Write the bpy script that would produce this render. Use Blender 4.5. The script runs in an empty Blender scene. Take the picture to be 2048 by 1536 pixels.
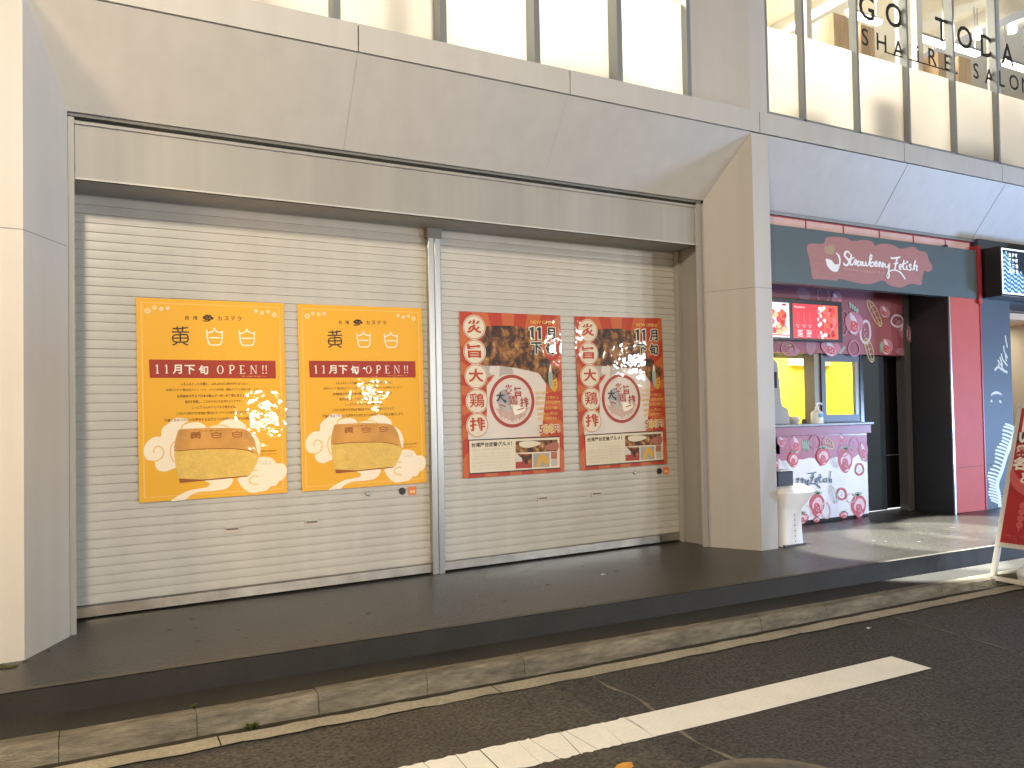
import bpy, bmesh, math, random
from mathutils import Vector, Matrix
from mathutils.geometry import tessellate_polygon
random.seed(7)
SC = bpy.context.scene
COL = SC.collection

# ------------------------------------------------------------------ camera
cd = bpy.data.cameras.new('camera'); cam = bpy.data.objects.new('camera', cd); COL.objects.link(cam)
cd.sensor_width = 36.0; cd.lens = 27.74; cd.shift_y = 0.01064; cd.clip_end = 500
yaw, pit, rol = math.radians(27.7056), math.radians(1.3702), math.radians(-1.0451)
fw = Vector((math.sin(yaw)*math.cos(pit), math.cos(yaw)*math.cos(pit), math.sin(pit)))
rt = Vector((math.cos(yaw), -math.sin(yaw), 0)); up = rt.cross(fw)
r2 = rt*math.cos(rol)+up*math.sin(rol); u2 = -rt*math.sin(rol)+up*math.cos(rol)
M = Matrix((r2, u2, -fw)).transposed().to_4x4(); M.translation = Vector((0, -4.3544, 1.0756))
cam.matrix_world = M
SC.camera = cam

# ------------------------------------------------------------------ night sky
w = bpy.data.worlds.new('World'); SC.world = w; w.use_nodes = True
nt = w.node_tree; bg = nt.nodes['Background']
sky = nt.nodes.new('ShaderNodeTexSky'); sky.sky_type = 'NISHITA'; sky.sun_disc = False
sky.sun_elevation = math.radians(0); sky.sun_rotation = math.radians(200)
nt.links.new(sky.outputs[0], bg.inputs[0]); bg.inputs[1].default_value = 0.12
SC.view_settings.view_transform = 'Standard'; SC.view_settings.look = 'None'
SC.view_settings.exposure = -0.13; SC.view_settings.gamma = 1

# ------------------------------------------------------------------ street lights (night)
def lamp(name, kind, loc, target, power, col, size=.3, size_y=None, spot=None, blend=.3):
    l = bpy.data.lights.new(name, kind); l.energy = power; l.color = col
    if kind == 'AREA':
        l.size = size
        if size_y: l.shape = 'RECTANGLE'; l.size_y = size_y
    else: l.shadow_soft_size = size
    if kind == 'SPOT': l.spot_size = math.radians(spot); l.spot_blend = blend
    o = bpy.data.objects.new(name, l); COL.objects.link(o); o.location = loc
    o.rotation_euler = (Vector(target)-Vector(loc)).to_track_quat('-Z', 'Y').to_euler()
    return o
# warm street lamp up to the left, warm light of the next shop front, unseen fill and glare lights added across the street,
# a low bluish sign light to the right, lamps over the dessert shop entrance
lamp('street_lamp', 'AREA', (-.8, -4.5, 4.3), (1.5, .3, 1.0), 290, (1, .85, .64), .45)
lamp('left_shop_light', 'AREA', (-2.4, -1.6, 1.3), (-.4, 0, 1.0), 70, (1, .70, .38), .5)
lamp('added_opposite_light', 'AREA', (3.2, -12, 1.2), (1.5, 0, 1.0), 190, (1, .92, .76), .22)
lamp('added_opposite_light', 'AREA', (5.6, -12, 1.7), (1.5, 0, 1.0), 90, (1, .95, .85), .12)
for x_, z_ in ((10.3, 2.9), (12.4, 2.5), (15.0, 2.2)): lamp('added_opposite_light', 'AREA', (x_, -11, z_), (0, 0, 1.2), 285, (.95, .98, 1), .22)
lamp('right_sign_light', 'AREA', (11.5, -2.8, .6), (5.5, .2, 1.6), 330, (.36, .58, 1), .8, .8)
for x_ in (5.3, 5.95, 6.6): lamp('entrance_lamp', 'SPOT', (x_, -.5, 6.6), (x_, -.38, 0), 15500, (.97, .98, .90), .05, spot=13.6, blend=.25)


# ------------------------------------------------------------------ materials
MATS = {}
def mat(name, col, rough=.6, metal=0, var=0, vscale=3, bump=0, bscale=60, emit=0, coat=0, spec=.5, var2=0, v2scale=120, coat_r=.06, cbump=0, cbscale=5, stretch=None, streak=0):
    if name in MATS: return MATS[name]
    m = bpy.data.materials.new(name); m.use_nodes = True; MATS[name] = m
    n = m.node_tree.nodes; L = m.node_tree.links; p = n['Principled BSDF']
    c = (*col, 1)
    p.inputs['Base Color'].default_value = c
    p.inputs['Roughness'].default_value = rough; p.inputs['Metallic'].default_value = metal
    p.inputs['Specular IOR Level'].default_value = spec
    if coat: p.inputs['Coat Weight'].default_value = coat; p.inputs['Coat Roughness'].default_value = coat_r
    tc = n.new('ShaderNodeTexCoord'); src = tc.outputs['Object']
    if stretch:
        mp = n.new('ShaderNodeMapping'); mp.inputs['Scale'].default_value = stretch; L.new(src, mp.inputs[0]); src = mp.outputs[0]
    def noise(sc, det=4, s=None):
        t = n.new('ShaderNodeTexNoise'); t.inputs['Scale'].default_value = sc; t.inputs['Detail'].default_value = det
        L.new(s or src, t.inputs['Vector']); return t.outputs[0]
    out = None
    def mulv(prev, fac, amt):
        r = n.new('ShaderNodeMapRange'); r.inputs[1].default_value = .25; r.inputs[2].default_value = .75
        r.inputs[3].default_value = 1-amt; r.inputs[4].default_value = 1+amt; L.new(fac, r.inputs[0])
        v = n.new('ShaderNodeVectorMath'); v.operation = 'SCALE'
        if prev is None: v.inputs[0].default_value = col
        else: L.new(prev, v.inputs[0])
        L.new(r.outputs[0], v.inputs['Scale']); return v.outputs[0]
    if var: out = mulv(out, noise(vscale), var)
    if var2: out = mulv(out, noise(v2scale, 6), var2)
    if streak:
        mp2 = n.new('ShaderNodeMapping'); mp2.inputs['Scale'].default_value = (9, 9, .35); L.new(tc.outputs['Object'], mp2.inputs[0]); out = mulv(out, noise(1.0, 5, mp2.outputs[0]), streak)
    if out: L.new(out, p.inputs['Base Color'])
    if bump:
        b = n.new('ShaderNodeBump'); b.inputs['Strength'].default_value = bump; b.inputs['Distance'].default_value = .01
        L.new(noise(bscale), b.inputs['Height']); L.new(b.outputs[0], p.inputs['Normal'])
    if cbump:
        b = n.new('ShaderNodeBump'); b.inputs['Strength'].default_value = cbump; b.inputs['Distance'].default_value = .02
        L.new(noise(cbscale, 3, tc.outputs['Object']), b.inputs['Height']); L.new(b.outputs[0], p.inputs['Coat Normal'])
    if emit: p.inputs['Base Color'].default_value = tuple(v*.08 for v in col)+(1,); p.inputs['Emission Color'].default_value = c; p.inputs['Emission Strength'].default_value = emit
    return m
def srgb(r, g, b):
    f = lambda v: (v/255/12.92 if v <= 10 else ((v/255+.055)/1.055)**2.4)
    return (f(r), f(g), f(b))

# ------------------------------------------------------------------ helpers
class MB:
    def __init__(s): s.v = []; s.f = []; s.m = []; s.mats = []
    def mi(s, m):
        if m not in s.mats: s.mats.append(m)
        return s.mats.index(m)
    def poly(s, pts, m):
        b = len(s.v); s.v += [tuple(p) for p in pts]; s.f.append(tuple(range(b, b+len(pts)))); s.m.append(s.mi(m)); return s
    def box(s, x0, x1, y0, y1, z0, z1, m, sl=0.0):
        def Z(x, z): return z+sl*(x-2.3)
        c = [(x, y, Z(x, z)) for z in (z0, z1) for y in (y0, y1) for x in (x0, x1)]
        for q in ((0,2,3,1),(4,5,7,6),(0,1,5,4),(2,6,7,3),(0,4,6,2),(1,3,7,5)): s.poly([c[i] for i in q], m)
        return s
    def prism(s, pts, z0, z1, m):   # plan polygon counter clockwise
        n = len(pts)
        s.poly([(x, y, z1) for x, y in pts], m); s.poly([(x, y, z0) for x, y in reversed(pts)], m)
        for i in range(n):
            a, b = pts[i], pts[(i+1) % n]
            s.poly([(*a, z0), (*b, z0), (*b, z1), (*a, z1)], m)
        return s
    def lathe(s, cx, cy, prof, m, seg=24):   # prof [(r,z)] bottom to top
        for (ra, za), (rb, zb) in zip(prof, prof[1:]):
            for k in range(seg):
                a0, a1 = 2*math.pi*k/seg, 2*math.pi*(k+1)/seg
                P = lambda r, a, z: (cx+r*math.cos(a), cy+r*math.sin(a), z)
                q = [P(ra, a0, za), P(ra, a1, za), P(rb, a1, zb), P(rb, a0, zb)]
                if ra < 1e-6: q = [q[0], q[2], q[3]]
                elif rb < 1e-6: q = q[:3]
                s.poly(q, m)
        return s
    def tube(s, pts, r, m, seg=8):
        pts = [Vector(p) for p in pts]; rings = []
        for i, p in enumerate(pts):
            t = (pts[min(i+1, len(pts)-1)]-pts[max(i-1, 0)]).normalized()
            a = t.orthogonal().normalized(); b = t.cross(a)
            rr = r if isinstance(r, (int, float)) else r[i]
            rings.append([p+a*rr*math.cos(2*math.pi*k/seg)+b*rr*math.sin(2*math.pi*k/seg) for k in range(seg)])
        for A, B in zip(rings, rings[1:]):
            for k in range(seg): s.poly([A[k], A[(k+1) % seg], B[(k+1) % seg], B[k]], m)
        s.poly(list(reversed(rings[0])), m); s.poly(rings[-1], m)
        return s
    def build(s, name, parent=None, bevel=0, smooth=False, loc=None):
        me = bpy.data.meshes.new(name); me.from_pydata(s.v, [], s.f)
        for m in s.mats: me.materials.append(m)
        for p, i in zip(me.polygons, s.m): p.material_index = i
        bm = bmesh.new(); bm.from_mesh(me)
        bmesh.ops.remove_doubles(bm, verts=bm.verts, dist=1e-5)
        if smooth:
            for f in bm.faces: f.smooth = True
        bm.to_mesh(me); bm.free()
        if smooth: me.set_sharp_from_angle(angle=math.radians(40))
        o = bpy.data.objects.new(name, me); COL.objects.link(o)
        if bevel:
            b = o.modifiers.new('Bevel', 'BEVEL'); b.width = bevel; b.segments = 2; b.limit_method = 'ANGLE'; b.harden_normals = False
        if parent: o.parent = parent
        if loc: o.location = loc
        return o
def tag(o, label=None, cat=None, group=None, kind=None):
    if label: o['label'] = label
    if cat: o['category'] = cat
    if group: o['group'] = group
    if kind: o['kind'] = kind
    return o
def empty(name, loc, label, cat, group=None):
    o = bpy.data.objects.new(name, None); o.empty_display_size = .1; COL.objects.link(o); o.location = loc
    return tag(o, label, cat, group)
def copy_tree(o, parent=None):
    c = o.copy(); COL.objects.link(c)
    if parent: c.parent = parent
    for ch in [k for k in bpy.data.objects if k.parent == o]: copy_tree(ch, c)
    return c

_glyph = {}
def glyphs(text, bold=0.0, spacing=1.0):
    k = (text, bold, spacing)
    if k not in _glyph:
        cu = bpy.data.curves.new('lettering', 'FONT'); cu.body = text; cu.offset = bold; cu.space_character = spacing
        cu.resolution_u = 3
        o = bpy.data.objects.new('lettering', cu); COL.objects.link(o); bpy.context.view_layer.update()
        me = bpy.data.meshes.new_from_object(o)
        vs = [(v.co.x, v.co.y) for v in me.vertices]; fs = [tuple(p.vertices) for p in me.polygons]
        bpy.data.objects.remove(o); bpy.data.curves.remove(cu); bpy.data.meshes.remove(me)
        x0 = min(v[0] for v in vs); x1 = max(v[0] for v in vs); y0 = min(v[1] for v in vs); y1 = max(v[1] for v in vs)
        _glyph[k] = (vs, fs, x0, x1, y0, y1)
    return _glyph[k]
def smooth_line(pts, n=6, closed=False):
    out = []; P = list(pts); N = len(P)
    rng = N if closed else N-1
    for i in range(rng):
        p0 = P[(i-1) % N] if closed or i > 0 else P[0]; p1 = P[i % N]; p2 = P[(i+1) % N]
        p3 = P[(i+2) % N] if closed or i+2 < N else P[-1]
        for k in range(n):
            t = k/n
            out.append(tuple(.5*((2*b)+(c-a)*t+(2*a-5*b+4*c-d)*t*t+(-a+3*b-3*c+d)*t**3) for a, b, c, d in zip(p0, p1, p2, p3)))
    if not closed: out.append(tuple(P[-1]))
    return out
class Art:
    """flat printed shapes on a surface: local u to the right, v DOWN, mapped by fn(u, v, lift)"""
    def __init__(s, fn, step=.0004): s.fn = fn; s.mb = MB(); s.step = step
    def P(s, u, v, l): return s.fn(u, v, l*s.step)
    def poly(s, pts, m, l=1):
        tri = tessellate_polygon([[Vector((x, y, 0)) for x, y in pts]])
        b = len(s.mb.v); s.mb.v += [tuple(s.P(x, y, l)) for x, y in pts]
        i = s.mb.mi(m)
        for t in tri:
            a, b2, c = (pts[k] for k in t)
            ar = (b2[0]-a[0])*(c[1]-a[1])-(b2[1]-a[1])*(c[0]-a[0])
            if abs(ar) < 1e-12: continue
            t = t if ar < 0 else tuple(reversed(t))
            s.mb.f.append(tuple(b+k for k in t)); s.mb.m.append(i)
        return s
    def rect(s, u0, v0, u1, v1, m, l=1): return s.poly([(u0, v0), (u1, v0), (u1, v1), (u0, v1)], m, l)
    def blob(s, pts, m, l=1, n=5): return s.poly(smooth_line(pts, n, True), m, l)
    def ell(s, cu, cv, ru, rv, m, l=1, rot=0, n=28):
        c, q = math.cos(rot), math.sin(rot)
        return s.poly([(cu+ru*math.cos(t)*c-rv*math.sin(t)*q, cv+ru*math.cos(t)*q+rv*math.sin(t)*c) for t in [2*math.pi*k/n for k in range(n)]], m, l)
    def line(s, pts, wd, m, l=1, closed=False, sm=0, pen=0, taper=False):
        if sm: pts = smooth_line(pts, sm, closed)
        N = len(pts); A = []; B = []
        for i, p in enumerate(pts):
            a = pts[(i-1) % N] if closed or i > 0 else p; b = pts[(i+1) % N] if closed or i < N-1 else p
            tx, ty = b[0]-a[0], b[1]-a[1]; d = math.hypot(tx, ty) or 1; tx /= d; ty /= d
            h = wd/2
            if pen: h = wd/2*(1-pen+pen*max(0, ty)**1.0)
            if taper: h *= .25+.75*math.sin(math.pi*min(1, max(0, i/(N-1))))
            A.append((p[0]-ty*h, p[1]+tx*h)); B.append((p[0]+ty*h, p[1]-tx*h))
        for i in range(N if closed else N-1):
            j = (i+1) % N
            s.quad([A[i], A[j], B[j], B[i]], m, l+i*.04)
        return s
    def quad(s, pts, m, l):
        ar = sum(pts[i][0]*pts[(i+1) % 4][1]-pts[(i+1) % 4][0]*pts[i][1] for i in range(4))
        if ar > 0: pts = list(reversed(pts))
        s.mb.poly([s.P(x, y, l) for x, y in pts], m)
    def ring(s, cu, cv, ru, rv, wd, m, l=1, rot=0, n=28, a0=0, a1=6.2832):
        full = a1-a0 > 6.2
        c, q = math.cos(rot), math.sin(rot)
        pts = [(cu+ru*math.cos(t)*c-rv*math.sin(t)*q, cv+ru*math.cos(t)*q+rv*math.sin(t)*c) for t in [a0+(a1-a0)*k/n for k in range(n if full else n+1)]]
        return s.line(pts, wd, m, l, closed=full)
    def text(s, t, u, v, h, m, l=2, width=None, bold=0.0, spacing=1.0, align='c', shear=0, rot=0):
        """u,v centre (or left) of the text, h glyph height"""
        vs, fs, x0, x1, y0, y1 = glyphs(t, bold, spacing)
        sy = h/max(y1-y0, 1e-6); sx = sy if width is None else width/(x1-x0)
        b = len(s.mb.v); i = s.mb.mi(m); c, q = math.cos(rot), math.sin(rot)
        ox = (x0+x1)/2 if align == 'c' else x0
        for x, y in vs:
            du = (x-ox)*sx+shear*(y-y0)*sy; dv = -(y-(y0+y1)/2)*sy
            s.mb.v.append(tuple(s.P(u+du*c-dv*q, v+du*q+dv*c, l)))
        for f in fs: s.mb.f.append(tuple(b+k for k in f)); s.mb.m.append(i)
        return s
    def build(s, name, parent=None, loc=None): return s.mb.build(name, parent, loc=loc)
def wall_fn(y):            # u = world x, v = -world z on a plane facing the street
    return lambda u, v, l: (u, y-l, -v)
SL = .0125
def fz(x): return SL*(x-2.3)
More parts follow.
